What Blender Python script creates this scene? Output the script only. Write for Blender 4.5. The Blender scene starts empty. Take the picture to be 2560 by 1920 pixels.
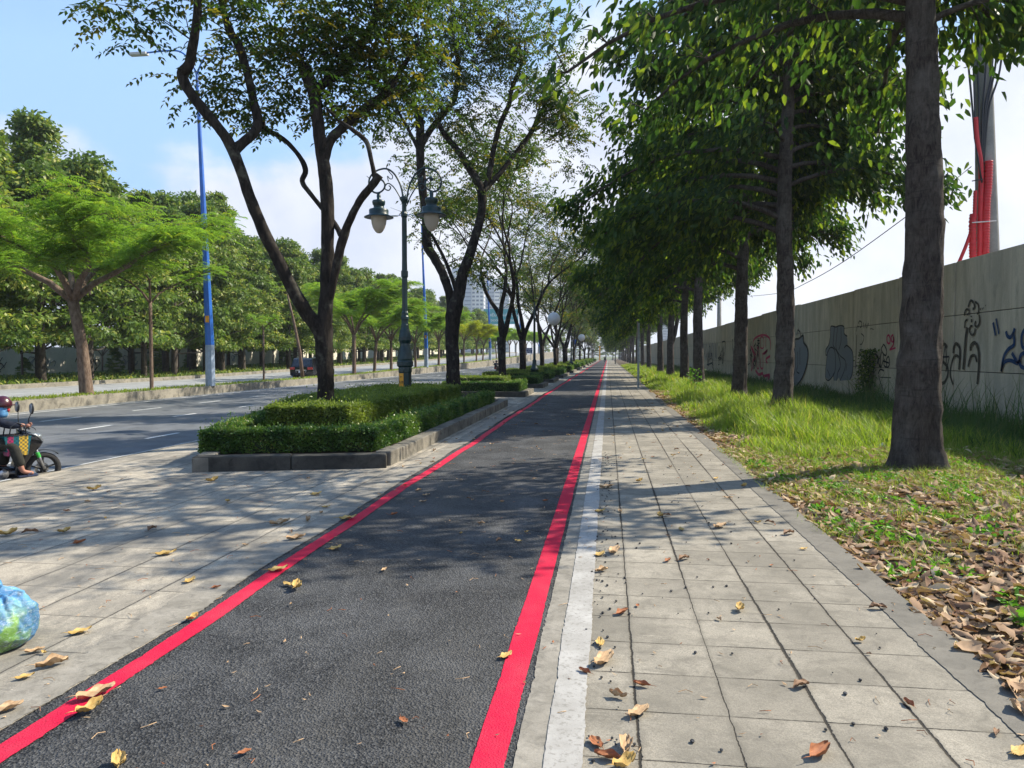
import bpy, bmesh, math, random
import numpy as np
from mathutils import Vector, Matrix, noise
R = math.radians
rng = np.random.default_rng(7)
random.seed(7)
S = bpy.context.scene
COL = S.collection

# ---------------------------------------------------------------- camera
F, H, IW, IH = 1870., 1.85, 2560, 1920
YAW, PITCH = math.atan(240 / F), math.atan(-71 / F)
cam = bpy.data.cameras.new('camera'); camo = bpy.data.objects.new('camera', cam); COL.objects.link(camo)
camo.location = (0, 0, H); camo.rotation_euler = (R(90) + PITCH, 0, YAW)
cam.sensor_width = 36; cam.lens = 36 * F / IW; cam.clip_end = 3000; cam.clip_start = .05
S.camera = camo
# ---------------------------------------------------------------- light
SUN_EL, SUN_AZ = R(42), R(59)
sv = Vector((math.sin(SUN_AZ) * math.cos(SUN_EL), math.cos(SUN_AZ) * math.cos(SUN_EL), math.sin(SUN_EL)))
sl = bpy.data.lights.new('sun', 'SUN'); sl.energy = 5.0; sl.angle = R(.5); sl.color = (1, .91, .75)
so = bpy.data.objects.new('sun', sl); COL.objects.link(so); so.rotation_euler = (-sv).to_track_quat('-Z', 'Y').to_euler()
W = bpy.data.worlds.new("World"); S.world = W; W.use_nodes = True
wt = W.node_tree; wt.nodes.clear()
def wn(t, **k):
    n = wt.nodes.new(t)
    for a, b in k.items(): setattr(n, a, b)
    return n
sky = wn('ShaderNodeTexSky', sky_type='NISHITA', sun_disc=False, sun_elevation=SUN_EL, sun_rotation=SUN_AZ, air_density=1.2, dust_density=1.4, ozone_density=2.0)
tc = wn('ShaderNodeTexCoord'); sep = wn('ShaderNodeSeparateXYZ'); wt.links.new(tc.outputs['Generated'], sep.inputs[0])
def wm(op, a, b=None):
    n = wn('ShaderNodeMath', operation=op)
    for i, v in enumerate((a, b)):
        if v is None: continue
        if isinstance(v, (int, float)): n.inputs[i].default_value = v
        else: wt.links.new(v, n.inputs[i])
    return n.outputs[0]
zz = wm('ADD', wm('ABSOLUTE', sep.outputs[2]), .22)
cx = wm('DIVIDE', sep.outputs[0], zz); cy = wm('DIVIDE', sep.outputs[1], zz)
cmb = wn('ShaderNodeCombineXYZ'); wt.links.new(cx, cmb.inputs[0]); wt.links.new(cy, cmb.inputs[1])
nz = wn('ShaderNodeTexNoise'); nz.inputs['Scale'].default_value = 1.15; nz.inputs['Detail'].default_value = 7; nz.inputs['Roughness'].default_value = .52
mp = wn('ShaderNodeMapping'); mp.inputs['Location'].default_value = (3.1, 1.7, 0); wt.links.new(cmb.outputs[0], mp.inputs[0]); wt.links.new(mp.outputs[0], nz.inputs['Vector'])
# cloudier low down and towards the right
bias = wm('ADD', wm('MULTIPLY', sep.outputs[0], .30), wm('MULTIPLY', sep.outputs[2], -.75))
bk = wn('ShaderNodeMapRange'); bk.interpolation_type = 'SMOOTHSTEP'; bk.inputs['From Min'].default_value = .40; bk.inputs['From Max'].default_value = .16; bk.inputs['To Max'].default_value = .20; wt.links.new(sep.outputs[2], bk.inputs['Value'])
nz3 = wn('ShaderNodeTexNoise'); nz3.inputs['Scale'].default_value = 7.; nz3.inputs['Detail'].default_value = 6; wt.links.new(tc.outputs['Generated'], nz3.inputs['Vector'])
bias = wm('ADD', bias, wm('ADD', bk.outputs[0], wm('MULTIPLY', wm('SUBTRACT', nz3.outputs[0], .5), .55)))
dens = wm("ADD", wm("ADD", nz.outputs[0], bias), .20)
mr = wn('ShaderNodeMapRange'); mr.interpolation_type = 'SMOOTHSTEP'
mr.inputs['From Min'].default_value = .44; mr.inputs['From Max'].default_value = .60; mr.inputs['To Max'].default_value = .9
wt.links.new(dens, mr.inputs['Value'])
SKY_STR = .15
mul = wn('ShaderNodeMix', data_type='RGBA', blend_type='MULTIPLY'); mul.inputs[0].default_value = 1; mul.inputs[7].default_value = (.98, 1.03, 1.08, 1)
wt.links.new(sky.outputs[0], mul.inputs[6])
lim = wn('ShaderNodeMix', data_type='RGBA', blend_type='DARKEN'); lim.inputs[0].default_value = 1; lim.inputs[7].default_value = (1.7, 2.75, 4.4, 1); wt.links.new(mul.outputs[2], lim.inputs[6])
nz2 = wn('ShaderNodeTexNoise'); nz2.inputs['Scale'].default_value = 2.2; nz2.inputs['Detail'].default_value = 5; wt.links.new(cmb.outputs[0], nz2.inputs['Vector'])
mrc = wn('ShaderNodeMapRange'); mrc.inputs['From Min'].default_value = .42; mrc.inputs['From Max'].default_value = .62; wt.links.new(nz3.outputs[0], mrc.inputs['Value'])
cr = wn('ShaderNodeMix', data_type='RGBA'); cr.inputs[6].default_value = (3.0, 3.2, 3.75, 1); cr.inputs[7].default_value = (3.9, 3.95, 4.15, 1)
wt.links.new(mrc.outputs[0], cr.inputs[0])
mx = wn('ShaderNodeMix', data_type='RGBA'); wt.links.new(mr.outputs[0], mx.inputs[0]); wt.links.new(lim.outputs[2], mx.inputs[6]); wt.links.new(cr.outputs[2], mx.inputs[7])
bg = wn('ShaderNodeBackground'); bg.inputs[1].default_value = SKY_STR; wt.links.new(mx.outputs[2], bg.inputs[0])
wo = wn('ShaderNodeOutputWorld'); wt.links.new(bg.outputs[0], wo.inputs[0])
S.view_settings.view_transform = 'Standard'; S.view_settings.look = 'None'; S.view_settings.gamma = 1; S.view_settings.exposure = 0.82
S.render.engine = 'CYCLES'
S.cycles.max_bounces = 7; S.cycles.transparent_max_bounces = 8; S.cycles.diffuse_bounces = 3

# ---------------------------------------------------------------- measuring: photo pixels (2560 wide) to points on a known plane
_f = Vector((-math.sin(YAW) * math.cos(PITCH), math.cos(YAW) * math.cos(PITCH), math.sin(PITCH)))
_r = Vector((math.cos(YAW), math.sin(YAW), 0)); _u = _r.cross(_f); _C = Vector((0, 0, H))
def ray(x, y): return _f * F + _r * (x - 1280) + _u * (960 - y)
def atY(x, y, Y): d = ray(x, y); return _C + d * (Y / d.y)
def atX(x, y, X): d = ray(x, y); return _C + d * (X / d.x)
def atZ(x, y, Z): d = ray(x, y); return _C + d * ((Z - H) / d.z)
K = 2560 / 2212
def YofX(sx, X):
    d = ray(sx, 889); return X * d.y / d.x

# ---------------------------------------------------------------- materials
MATS = {}
class NT:
    def __init__(s, name):
        s.m = bpy.data.materials.new(name); s.m.use_nodes = True; s.t = s.m.node_tree; s.t.nodes.clear()
        s.out = s.t.nodes.new('ShaderNodeOutputMaterial')
    def n(s, t, **k):
        n = s.t.nodes.new(t)
        for a, b in k.items(): setattr(n, a, b)
        return n
    def set(s, inp, v):
        if isinstance(v, bpy.types.NodeSocket): s.t.links.new(v, inp)
        elif isinstance(v, tuple) and len(v) == 3 and inp.type == 'RGBA': inp.default_value = (*v, 1)
        else: inp.default_value = v
    def math(s, op, a, b=0., c=0., clamp=False):
        n = s.n('ShaderNodeMath', operation=op, use_clamp=clamp)
        for i, v in enumerate((a, b, c)): s.set(n.inputs[i], v)
        return n.outputs[0]
    def mix(s, f, a, b, bt='MIX'):
        n = s.n('ShaderNodeMix', data_type='RGBA', blend_type=bt); s.set(n.inputs[0], f); s.set(n.inputs[6], a); s.set(n.inputs[7], b); return n.outputs[2]
    def pos(s, scale=(1, 1, 1)):
        g = s.n('ShaderNodeTexCoord'); m = s.n('ShaderNodeMapping'); s.t.links.new(g.outputs['Object'], m.inputs[0]); m.inputs['Scale'].default_value = scale; return m.outputs[0]
    def noise(s, sc, det=4, rough=.55, vec=None, dist=0.):
        n = s.n('ShaderNodeTexNoise'); n.inputs['Scale'].default_value = sc; n.inputs['Detail'].default_value = det; n.inputs['Roughness'].default_value = rough; n.inputs['Distortion'].default_value = dist
        if vec is None: vec = s.pos()
        s.t.links.new(vec, n.inputs['Vector']); return n.outputs[0]
    def ramp(s, v, a, b, c=0., d=1.):
        n = s.n('ShaderNodeMapRange'); s.set(n.inputs[0], v)
        for i, q in enumerate((a, b, c, d)): n.inputs[i + 1].default_value = q
        return n.outputs[0]
    def vor(s, sc, vec=None, feat='F1'):
        n = s.n('ShaderNodeTexVoronoi', feature=feat); n.inputs['Scale'].default_value = sc
        s.t.links.new(vec or s.pos(), n.inputs['Vector']); return n
    def bump(s, h, st=.5, d=.01):
        n = s.n('ShaderNodeBump'); n.inputs['Strength'].default_value = st; n.inputs['Distance'].default_value = d; s.set(n.inputs['Height'], h); return n.outputs[0]
    def bsdf(s, col, rough=.8, nrm=None, metal=0., spec=.5, trans=0., **k):
        n = s.n('ShaderNodeBsdfPrincipled'); s.set(n.inputs['Base Color'], col); s.set(n.inputs['Roughness'], rough); n.inputs['Metallic'].default_value = metal
        n.inputs['Specular IOR Level'].default_value = spec; n.inputs['Transmission Weight'].default_value = trans
        if nrm is not None: s.set(n.inputs['Normal'], nrm)
        for a, b in k.items(): s.set(n.inputs[a], b)
        return n.outputs[0]
    def done(s, sh): s.t.links.new(sh, s.out.inputs[0]); MATS[s.m.name] = s.m; return s.m

def plain(name, col, rough=.6, metal=0., var=.25, nscale=8, bump=.15, spec=.5):
    t = NT(name); nn = t.noise(nscale, 5)
    dark = tuple(c * (1 - var) for c in col); lite = tuple(min(1, c * (1 + var)) for c in col)
    return t.done(t.bsdf(t.mix(t.ramp(nn, .3, .7), dark, lite), rough, t.bump(nn, bump, .01), metal, spec))

def leafmat(name, dark, lite, trans=.4, third=None, rough=.45, spec=.35, tboost=1.6):
    t = NT(name); a = t.n('ShaderNodeAttribute', attribute_name='rnd')
    c = t.mix(a.outputs['Fac'], dark, lite)
    if third:
        b = t.n('ShaderNodeAttribute', attribute_name='rnd2')
        c = t.mix(t.ramp(b.outputs['Fac'], third[1], 1.0), c, third[0])
    p = t.bsdf(c, rough, spec=spec)
    tr = t.n('ShaderNodeBsdfTranslucent'); t.set(tr.inputs[0], t.mix(1., c, (tboost, tboost * 1.05, tboost * .55), 'MULTIPLY'))
    ms = t.n('ShaderNodeMixShader'); ms.inputs[0].default_value = trans; t.t.links.new(p, ms.inputs[1]); t.t.links.new(tr.outputs[0], ms.inputs[2])
    return t.done(ms.outputs[0])

def m_asphalt(name, base, speck, sc, bumpst, patch=.25, scratch=False):
    t = NT(name); v = t.vor(sc); n = t.noise(1.3, 5); f = t.noise(sc * 1.7, 3)
    c = t.mix(t.ramp(v.outputs['Color'], .35, .95), base, speck)
    c = t.mix(t.ramp(n, .3, .75), c, tuple(x * (1 + patch) for x in speck), 'MIX') if False else c
    c = t.mix(t.math('MULTIPLY', t.ramp(n, .42, .75), patch), c, tuple(min(1, x * 2.6) for x in speck))
    st = t.noise(.8, 6, .6, t.pos((3., .25, 1)))
    c = t.mix(t.math('MULTIPLY', t.ramp(st, .55, .8), .35 * patch * 4 * .5), c, tuple(min(1, x * 3) for x in speck))
    if scratch:
        s2 = t.noise(2.2, 2, .5, t.pos((9., .6, 1)), 1.5)
        c = t.mix(t.math('MULTIPLY', t.ramp(t.math('ABSOLUTE', t.math('SUBTRACT', s2, .5)), .012, .0), t.ramp(t.noise(.5, 2), .5, .7, 0, .5)), c, (.3, .3, .3))
    if scratch:
        dst = t.noise(5., 6, .7); c = t.mix(t.ramp(dst, .55, .8, 0, .5), c, (.15, .142, .128)); sp_ = t.noise(55, 2, .5); c = t.mix(t.ramp(sp_, .68, .76, 0, .8), c, (.30, .29, .27)); c = t.mix(t.ramp(t.noise(.35, 3, .5, t.pos((3.2, .5, 1))), .5, .7, 0, .45), c, (.085, .083, .078))
    h = t.math('ADD', v.outputs['Distance'], t.math('MULTIPLY', f, .6))
    return t.done(t.bsdf(c, .78, t.bump(h, bumpst, .012), spec=.35))
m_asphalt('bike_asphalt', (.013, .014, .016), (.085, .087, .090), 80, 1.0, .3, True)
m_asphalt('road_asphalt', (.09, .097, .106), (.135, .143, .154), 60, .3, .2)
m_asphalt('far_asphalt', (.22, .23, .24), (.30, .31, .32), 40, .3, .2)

def m_paint(name, col, under, wear, sc=70):
    t = NT(name); n = t.noise(sc, 4, .6); n2 = t.noise(2.5, 5)
    w = t.ramp(t.math('ADD', n, t.math('MULTIPLY', n2, .5)), wear, wear + .08)
    cc = t.mix(t.ramp(t.noise(1.6, 5, .7), .45, .8, 0, .35), col, tuple(min(1, c * .7 + .10) for c in col)); cc = t.mix(t.ramp(t.noise(9, 6, .75), .58, .8, 0, .6), cc, under)
    return t.done(t.bsdf(t.mix(w, cc, under), .7, t.bump(t.vor(95).outputs['Distance'], .5, .008), spec=.25))
m_paint('red_paint', (.52, .005, .042), (.20, .02, .03), .93)
m_paint('white_road_paint', (.62, .63, .62), (.2, .21, .22), .82, 25)
t = NT('white_wash'); n = t.noise(3, 6, .65); n2 = t.noise(40, 4, .6)
c = t.mix(t.ramp(n, .35, .7), (.30, .29, .27), (.43, .42, .40)); c = t.mix(t.ramp(n2, .52, .70, 0, .75), c, (.19, .18, .16))
t.done(t.bsdf(c, .85, t.bump(n2, .4, .004), spec=.2))

def m_concrete(name, a, b, stain, sc=1.2, stainamt=.6, grain=60, bst=.35, stretch=(1, 1, 1)):
    t = NT(name); n = t.noise(sc, 7, .62, t.pos(stretch)); g = t.noise(grain, 4, .7); s = t.noise(sc * 2.7, 6, .7, t.pos(stretch), 1.)
    c = t.mix(t.ramp(n, .32, .68), a, b); c = t.mix(t.math('MULTIPLY', t.ramp(s, .5, .72), stainamt), c, stain)
    c = t.mix(t.ramp(g, .35, .7, 0, .35), c, tuple(x * .6 for x in a))
    return t.done(t.bsdf(c, .88, t.bump(t.math('ADD', g, t.math('MULTIPLY', s, 2.)), bst, .006), spec=.25))
m_concrete('kerb_strip', (.20, .185, .155), (.34, .315, .27), (.09, .085, .075), 4, .7, 90)
m_concrete('kerb_stone', (.11, .105, .09), (.29, .265, .22), (.028, .028, .026), 1.6, .95, 50, .6)
m_concrete('black_kerb_stone', (.035, .035, .032), (.085, .082, .072), (.012, .012, .012), 2.2, .8, 50, .6)
m_concrete('edge_kerb', (.14, .132, .115), (.22, .205, .175), (.08, .075, .065), 3, .6, 120)
m_concrete('median_kerb', (.17, .16, .135), (.36, .33, .27), (.05, .047, .04), 1.1, .9, 20, .5)
m_concrete('soil', (.07, .052, .035), (.12, .09, .06), (.03, .025, .02), 3, .5, 30, .8)
m_concrete('pole_concrete', (.26, .26, .24), (.36, .36, .33), (.16, .16, .14), 2, .5, 40)
m_concrete('far_wall', (.66, .62, .52), (.80, .76, .66), (.45, .42, .36), .5, .4, 20)

def m_tiles(name, tw, tl, ox, oy, cols, joint, cross, streak, jw=.012, sharp=1.):
    """square concrete paving laid in a grid; joints open and crack along the walking direction"""
    t = NT(name); g = t.n('ShaderNodeTexCoord'); sp = t.n('ShaderNodeSeparateXYZ'); t.t.links.new(g.outputs['Object'], sp.inputs[0])
    wob = t.noise(5, 5, .7); wob2 = t.noise(17, 4, .7, t.pos((1, 1, 1)))
    wx = t.math('ADD', sp.outputs[0], t.math('MULTIPLY', t.math('SUBTRACT', wob, .5), .028)); wy = t.math('ADD', sp.outputs[1], t.math('MULTIPLY', t.math('SUBTRACT', wob2, .5), .012))
    ux = t.math('DIVIDE', t.math('SUBTRACT', wx, ox), tw); uy = t.math('DIVIDE', t.math('SUBTRACT', wy, oy), tl)
    def edge(u, w): return t.math('MULTIPLY', t.math('SUBTRACT', .5, t.math('ABSOLUTE', t.math('SUBTRACT', t.math('FRACT', u), .5))), w)
    ex, ey = edge(ux, tw), edge(uy, tl)
    bigw = t.ramp(t.noise(.9, 3, .5, t.pos((2.3, .35, 1))), .35, .7, .25, 1.5)
    fine = t.noise(45, 3, .8)
    wj = t.math('MULTIPLY', t.math('MULTIPLY', bigw, jw), t.ramp(fine, .3, .7, .5, 1.4))
    mxj = t.math('SUBTRACT', 1., t.math('DIVIDE', ex, wj), clamp=True)
    myj = t.math('MULTIPLY', t.math('SUBTRACT', 1., t.math('DIVIDE', ey, t.math('MULTIPLY', wj, .55)), clamp=True), cross)
    j = t.math('MAXIMUM', t.math('MULTIPLY', mxj, 2., clamp=True), t.math('MULTIPLY', myj, 1.6, clamp=True))
    soft = t.math('MAXIMUM', t.ramp(ex, .03, .0, 0, .5), t.ramp(ey, .02, .0, 0, .35))
    cell = t.n('ShaderNodeTexWhiteNoise', noise_dimensions='2D'); cv = t.n('ShaderNodeCombineXYZ')
    t.set(cv.inputs[0], t.math('FLOOR', ux)); t.set(cv.inputs[1], t.math('FLOOR', uy)); t.t.links.new(cv.outputs[0], cell.inputs['Vector'])
    n = t.noise(1.1, 7, .65, t.pos(streak)); s = t.noise(6., 7, .7, t.pos(streak), .6); g2 = t.noise(140, 3, .7)
    c = t.mix(t.ramp(n, .40, .60), cols[0], cols[1]); c = t.mix(t.math('MULTIPLY', t.ramp(s, .48, .68), .65), c, cols[2])
    c = t.mix(t.ramp(t.noise(11., 6, .75, t.pos(streak)), .62, .8, 0, .45), c, tuple(min(1, x * 1.5) for x in cols[1]))
    c = t.mix(t.math('MULTIPLY', cell.outputs[0], .42), c, tuple(x * .60 for x in cols[0]))
    scr = t.noise(3.5, 3, .5, t.pos((.5, 7., 1)), 1.2); c = t.mix(t.math('MULTIPLY', t.ramp(t.math('ABSOLUTE', t.math('SUBTRACT', scr, .5)), .010, .0), t.ramp(t.noise(1.7, 2), .5, .62, 0, .45)), c, tuple(min(1, x * 1.5) for x in cols[1]))
    spk = t.vor(34); c = t.mix(t.math('MULTIPLY', t.ramp(spk.outputs['Distance'], .10, .04), t.ramp(t.noise(4, 2), .45, .6, 0, .8)), c, tuple(x * .3 for x in cols[0]))
    c = t.mix(t.ramp(g2, .42, .62, 0, .6), c, tuple(x * .55 for x in cols[0]))
    c = t.mix(soft, c, tuple(x * .5 for x in cols[0])); c = t.mix(j, c, joint)
    h = t.math('ADD', t.math('MULTIPLY', j, -6.), t.math('ADD', t.math('MULTIPLY', g2, .5), t.math('MULTIPLY', s, 1.5)))
    h = t.math('ADD', h, t.math('MULTIPLY', cell.outputs[0], 1.2))
    return t.done(t.bsdf(c, .85, t.bump(h, .7, .006), spec=.25))
TW = .472
m_tiles('paving', TW, TW, -.106 + TW * .55, 3.87, [(.245, .225, .185), (.40, .365, .30), (.13, .12, .10)], (.03, .027, .023), .7, (1, 1, 1), .010)
m_tiles('plaza_paving', .60, .60, -2.9, .6, [(.24, .225, .195), (.60, .53, .42), (.12, .112, .098)], (.06, .056, .05), .55, (1.5, .7, 1), .006)

t = NT('grey_bark'); z = t.pos((1, 1, .25)); n = t.noise(15, 9, .75, z, 1.2); b = t.noise(2.6, 6, .65)
rg = t.noise(5., 3, .5, t.pos((.4, .4, 6)))
c = t.mix(t.ramp(n, .35, .68), (.014, .011, .010), (.115, .095, .08)); c = t.mix(t.ramp(b, .45, .75, 0, .6), c, (.17, .16, .14)); c = t.mix(t.ramp(rg, .6, .7, 0, .5), c, (.03, .026, .022))
t.done(t.bsdf(c, .92, t.bump(t.math('ADD', n, t.math('MULTIPLY', rg, .3)), 1., .05), spec=.15))
t = NT('dark_bark'); n = t.noise(11, 8, .72, t.pos((1, 1, .3)), .5); b = t.noise(3.2, 5, .65)
c = t.mix(t.ramp(n, .4, .75), (.012, .010, .009), (.06, .05, .042)); c = t.mix(t.ramp(b, .55, .72, 0, .55), c, (.15, .15, .12))
t.done(t.bsdf(c, .9, t.bump(n, 1., .04), spec=.15))
t = NT('brown_bark'); n = t.noise(10, 7, .7, t.pos((1, 1, .4)))
t.done(t.bsdf(t.mix(t.ramp(n, .35, .7), (.09, .06, .045), (.24, .18, .14)), .9, t.bump(n, .9, .03), spec=.15))

leafmat('broad_leaf', (.013, .042, .011), (.05, .10, .018), .36, ((.18, .24, .025), .66), .55, .25, 1.9)  # third tone paints yellow-green light highlights onto some leaves
leafmat('olive_leaf', (.022, .055, .010), (.07, .11, .014), .45, ((.20, .16, .015), .72), .5, .3, 1.5)
leafmat('feather_leaf', (.10, .20, .025), (.20, .32, .045), .5, ((.26, .30, .03), .8), .6, .2, 1.5)
leafmat('yellow_feather_leaf', (.20, .26, .02), (.34, .33, .03), .5, None, .6, .2, 1.4)
leafmat('belt_leaf', (.05, .105, .022), (.17, .25, .05), .32, ((.42, .41, .11), .62), .5, .35, 1.5)
leafmat('hedge_leaf', (.03, .085, .018), (.13, .23, .04), .35, ((.26, .24, .07), .86), .4, .5, 1.5)
leafmat('inner_hedge_leaf', (.085, .14, .026), (.21, .27, .05), .4, ((.20, .24, .06), .8), .45, .4, 1.5)
leafmat('grass_blade', (.11, .19, .015), (.24, .33, .04), .5, ((.38, .34, .11), .75), .5, .3, 1.5)
leafmat('painted_shade_blade', (.03, .08, .015), (.08, .15, .03), .35, ((.2, .2, .08), .9), .5, .3, 1.4)  # shaded copy of the grass material, wall shade put into its greens
leafmat('weed_leaf', (.07, .20, .02), (.14, .32, .03), .4, None, .5, .3, 1.5)
leafmat('litter_leaf', (.17, .085, .05), (.44, .30, .19), .2, ((.62, .50, .34), .62), .75, .2, 1.2)

def dryleaf(name, a, b, vein):
    t = NT(name); n = t.noise(25, 5, .6); w = t.n('ShaderNodeTexWave', wave_type='BANDS', bands_direction='Y'); w.inputs['Scale'].default_value = 22; w.inputs['Distortion'].default_value = 1.
    t.t.links.new(t.pos(), w.inputs['Vector'])
    c = t.mix(t.ramp(n, .3, .7), a, b); c = t.mix(t.ramp(w.outputs['Fac'], .75, 1., 0, .35), c, vein)
    return t.done(t.bsdf(c, .7, t.bump(w.outputs['Fac'], .4, .002), spec=.25))
dryleaf('tan_dry_leaf', (.34, .21, .11), (.56, .40, .24), (.22, .13, .07))
dryleaf('yellow_dry_leaf', (.44, .27, .07), (.60, .43, .17), (.36, .22, .06))
dryleaf('rust_dry_leaf', (.24, .075, .03), (.42, .18, .08), (.14, .05, .03))
dryleaf('brown_dry_leaf', (.16, .09, .05), (.30, .18, .11), (.10, .06, .04))

t = NT('fence_concrete'); st = t.noise(1.6, 7, .65, t.pos((1, 1.6, .22)), .6); n = t.noise(.7, 5, .6); g = t.noise(50, 4, .7); cr = t.noise(3.4, 7, .7, t.pos((1, 1, .35)))
c = t.mix(t.ramp(st, .38, .64), (.44, .385, .285), (.64, .56, .42)); c = t.mix(t.ramp(n, .5, .7, 0, .6), c, (.38, .35, .28)); c = t.mix(t.ramp(cr, .56, .75, 0, .6), c, (.19, .18, .15)); c = t.mix(t.ramp(g, .4, .7, 0, .25), c, (.12, .12, .1))
t.done(t.bsdf(c, .9, t.bump(t.math('ADD', st, g), .25, .01), spec=.2))
def spray(name, col, rough=.7):
    t = NT(name); n = t.noise(14, 5, .6); return t.done(t.bsdf(t.mix(t.ramp(n, .4, .75, 0, .5), col, tuple(x * .6 + .07 for x in col)), rough, spec=.2))
spray('black_spray', (.012, .014, .016)); spray('blue_spray', (.008, .045, .13)); spray('red_spray', (.5, .02, .10)); spray('brown_spray', (.055, .048, .035)); spray('grey_spray', (.17, .19, .21))
plain('lamp_green', (.004, .028, .032), .38, 0, .35, 6, .1)
plain('pole_blue', (.02, .13, .50), .35, 0, .2, 2, .05)
plain('pole_pale', (.30, .38, .50), .5, 0, .2, 4, .1)
plain('fixture_grey', (.45, .46, .46), .5, 0, .1, 6)
plain('white_plastic', (.75, .76, .80), .4, 0, .05, 3, .02)
plain('plate_yellow', (.80, .36, .02), .5, 0, .12, 12)
plain('ink_black', (.012, .012, .012), .6, 0, .1, 6)
plain('sign_white', (.75, .76, .78), .5, 0, .06, 6)
plain('sign_navy', (.02, .045, .14), .5, 0, .1, 6)
plain('sign_blue', (.01, .12, .55), .5, 0, .1, 6)
plain('galvanised', (.26, .30, .31), .5, .3, .25, 6, .2)
plain('rusty_panel', (.20, .13, .11), .7, 0, .3, 14, .3)
plain('red_duct', (.62, .022, .035), .5, 0, .12, 8, .1)
plain('cable_black', (.02, .025, .035), .5, 0, .1, 6)
plain('cable_tie', (.75, .75, .75), .5, 0, .1, 6)
plain('black_gloss', (.008, .008, .010), .16, 0, .2, 2, .02, .7)
plain('black_plastic', (.02, .021, .023), .5, 0, .2, 8, .1)
plain('tyre', (.018, .018, .019), .85, 0, .2, 30, .3)
plain('steel', (.42, .43, .45), .3, .8, .15, 12, .05)
plain('headlight_glass', (.16, .18, .20), .08, 0, .05, 3, .0, .9)
plain('tail_red', (.5, .008, .012), .15, 0, .1, 3, .0, .8)
plain('car_glass', (.02, .024, .03), .05, 0, .2, 1, .0, .9)
plain('navy_cloth', (.012, .017, .032), .85, 0, .4, 14, .4, .2)
plain('trouser_cloth', (.028, .028, .024), .9, 0, .3, 16, .4, .2)
plain('skin', (.32, .15, .105), .55, 0, .15, 8, .1, .3)
plain('slipper', (.02, .03, .07), .6, 0, .3, 10, .2)
plain('helmet_maroon', (.05, .004, .012), .3, 0, .2, 3, .0, .7)
plain('scarf_blue', (.10, .26, .48), .8, 0, .3, 16, .3, .2)
plain('cloth_red', (.4, .02, .03), .8, 0, .2, 10, .2)
plain('green_sticker', (.05, .42, .07), .5, 0, .1, 10)
plain('cloth_grey', (.3, .3, .34), .9, 0, .2, 10, .2)
plain('cream_facade', (.60, .62, .64), .8, 0, .06, .05, .0)
plain('grey_facade', (.34, .40, .48), .6, 0, .08, .05, .0)
plain('far_window', (.14, .19, .27), .3, 0, .15, .2, .0)
plain('billboard_teal', (.02, .27, .32), .6, 0, .05, .1, .0)
plain('fence_white', (.60, .66, .68), .6, 0, .1, 1, .0)
plain('red_earth', (.3, .12, .07), .9)
t = NT('lamp_glass'); n = t.noise(5, 4)
p = t.bsdf(t.mix(n, (.62, .52, .42), (.78, .72, .64)), .25, spec=.5); tr = t.n('ShaderNodeBsdfTranslucent'); tr.inputs[0].default_value = (.8, .74, .66, 1)
ms = t.n('ShaderNodeMixShader'); ms.inputs[0].default_value = .55; t.t.links.new(p, ms.inputs[1]); t.t.links.new(tr.outputs[0], ms.inputs[2]); t.done(ms.outputs[0])
# woven basket: coloured vertical stripes with a checker weave
t = NT('woven_plastic'); g = t.n('ShaderNodeTexCoord'); sp = t.n('ShaderNodeSeparateXYZ'); t.t.links.new(g.outputs['Object'], sp.inputs[0])
ch = t.n('ShaderNodeTexChecker'); ch.inputs['Scale'].default_value = 30; t.t.links.new(g.outputs['Object'], ch.inputs['Vector']); ch.inputs[1].default_value = (1, 1, 1, 1); ch.inputs[2].default_value = (0, 0, 0, 1)
rp = t.n('ShaderNodeValToRGB'); rp.color_ramp.interpolation = 'CONSTANT'
els = [(0, (.01, .14, .18)), (.12, (.45, .01, .12)), (.34, (.01, .14, .18)), (.55, (.72, .45, .04)), (.88, (.01, .18, .24))]
while len(rp.color_ramp.elements) < len(els): rp.color_ramp.elements.new(.5)
for e, (q, cc) in zip(rp.color_ramp.elements, els): e.position = q; e.color = (*cc, 1)
t.set(rp.inputs[0], t.ramp(sp.outputs[0], -.2, .2)); t.done(t.bsdf(t.mix(ch.outputs['Fac'], t.mix(.75, rp.outputs[0], (.01, .06, .07)), rp.outputs[0]), .4))
# thin blue plastic bag over green rubbish
t = NT('blue_bag_film'); n = t.noise(4, 4, .6); n2 = t.noise(14, 6, .75, t.pos((1, 1, 2.5)), 2.); z_ = t.n('ShaderNodeSeparateXYZ'); t.t.links.new(t.pos(), z_.inputs[0])
c = t.mix(t.ramp(n, .47, .58), (.05, .18, .36), (.16, .34, .07)); c = t.mix(t.ramp(z_.outputs[2], .24, .32), c, (.10, .32, .58)); c = t.mix(t.ramp(t.noise(7, 3), .56, .66, 0, .8), c, (.03, .05, .08)); c = t.mix(t.ramp(n2, .52, .72, 0, .8), c, (.50, .62, .74))
t.done(t.bsdf(c, .22, t.bump(n2, .8, .012), spec=.8))

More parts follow.
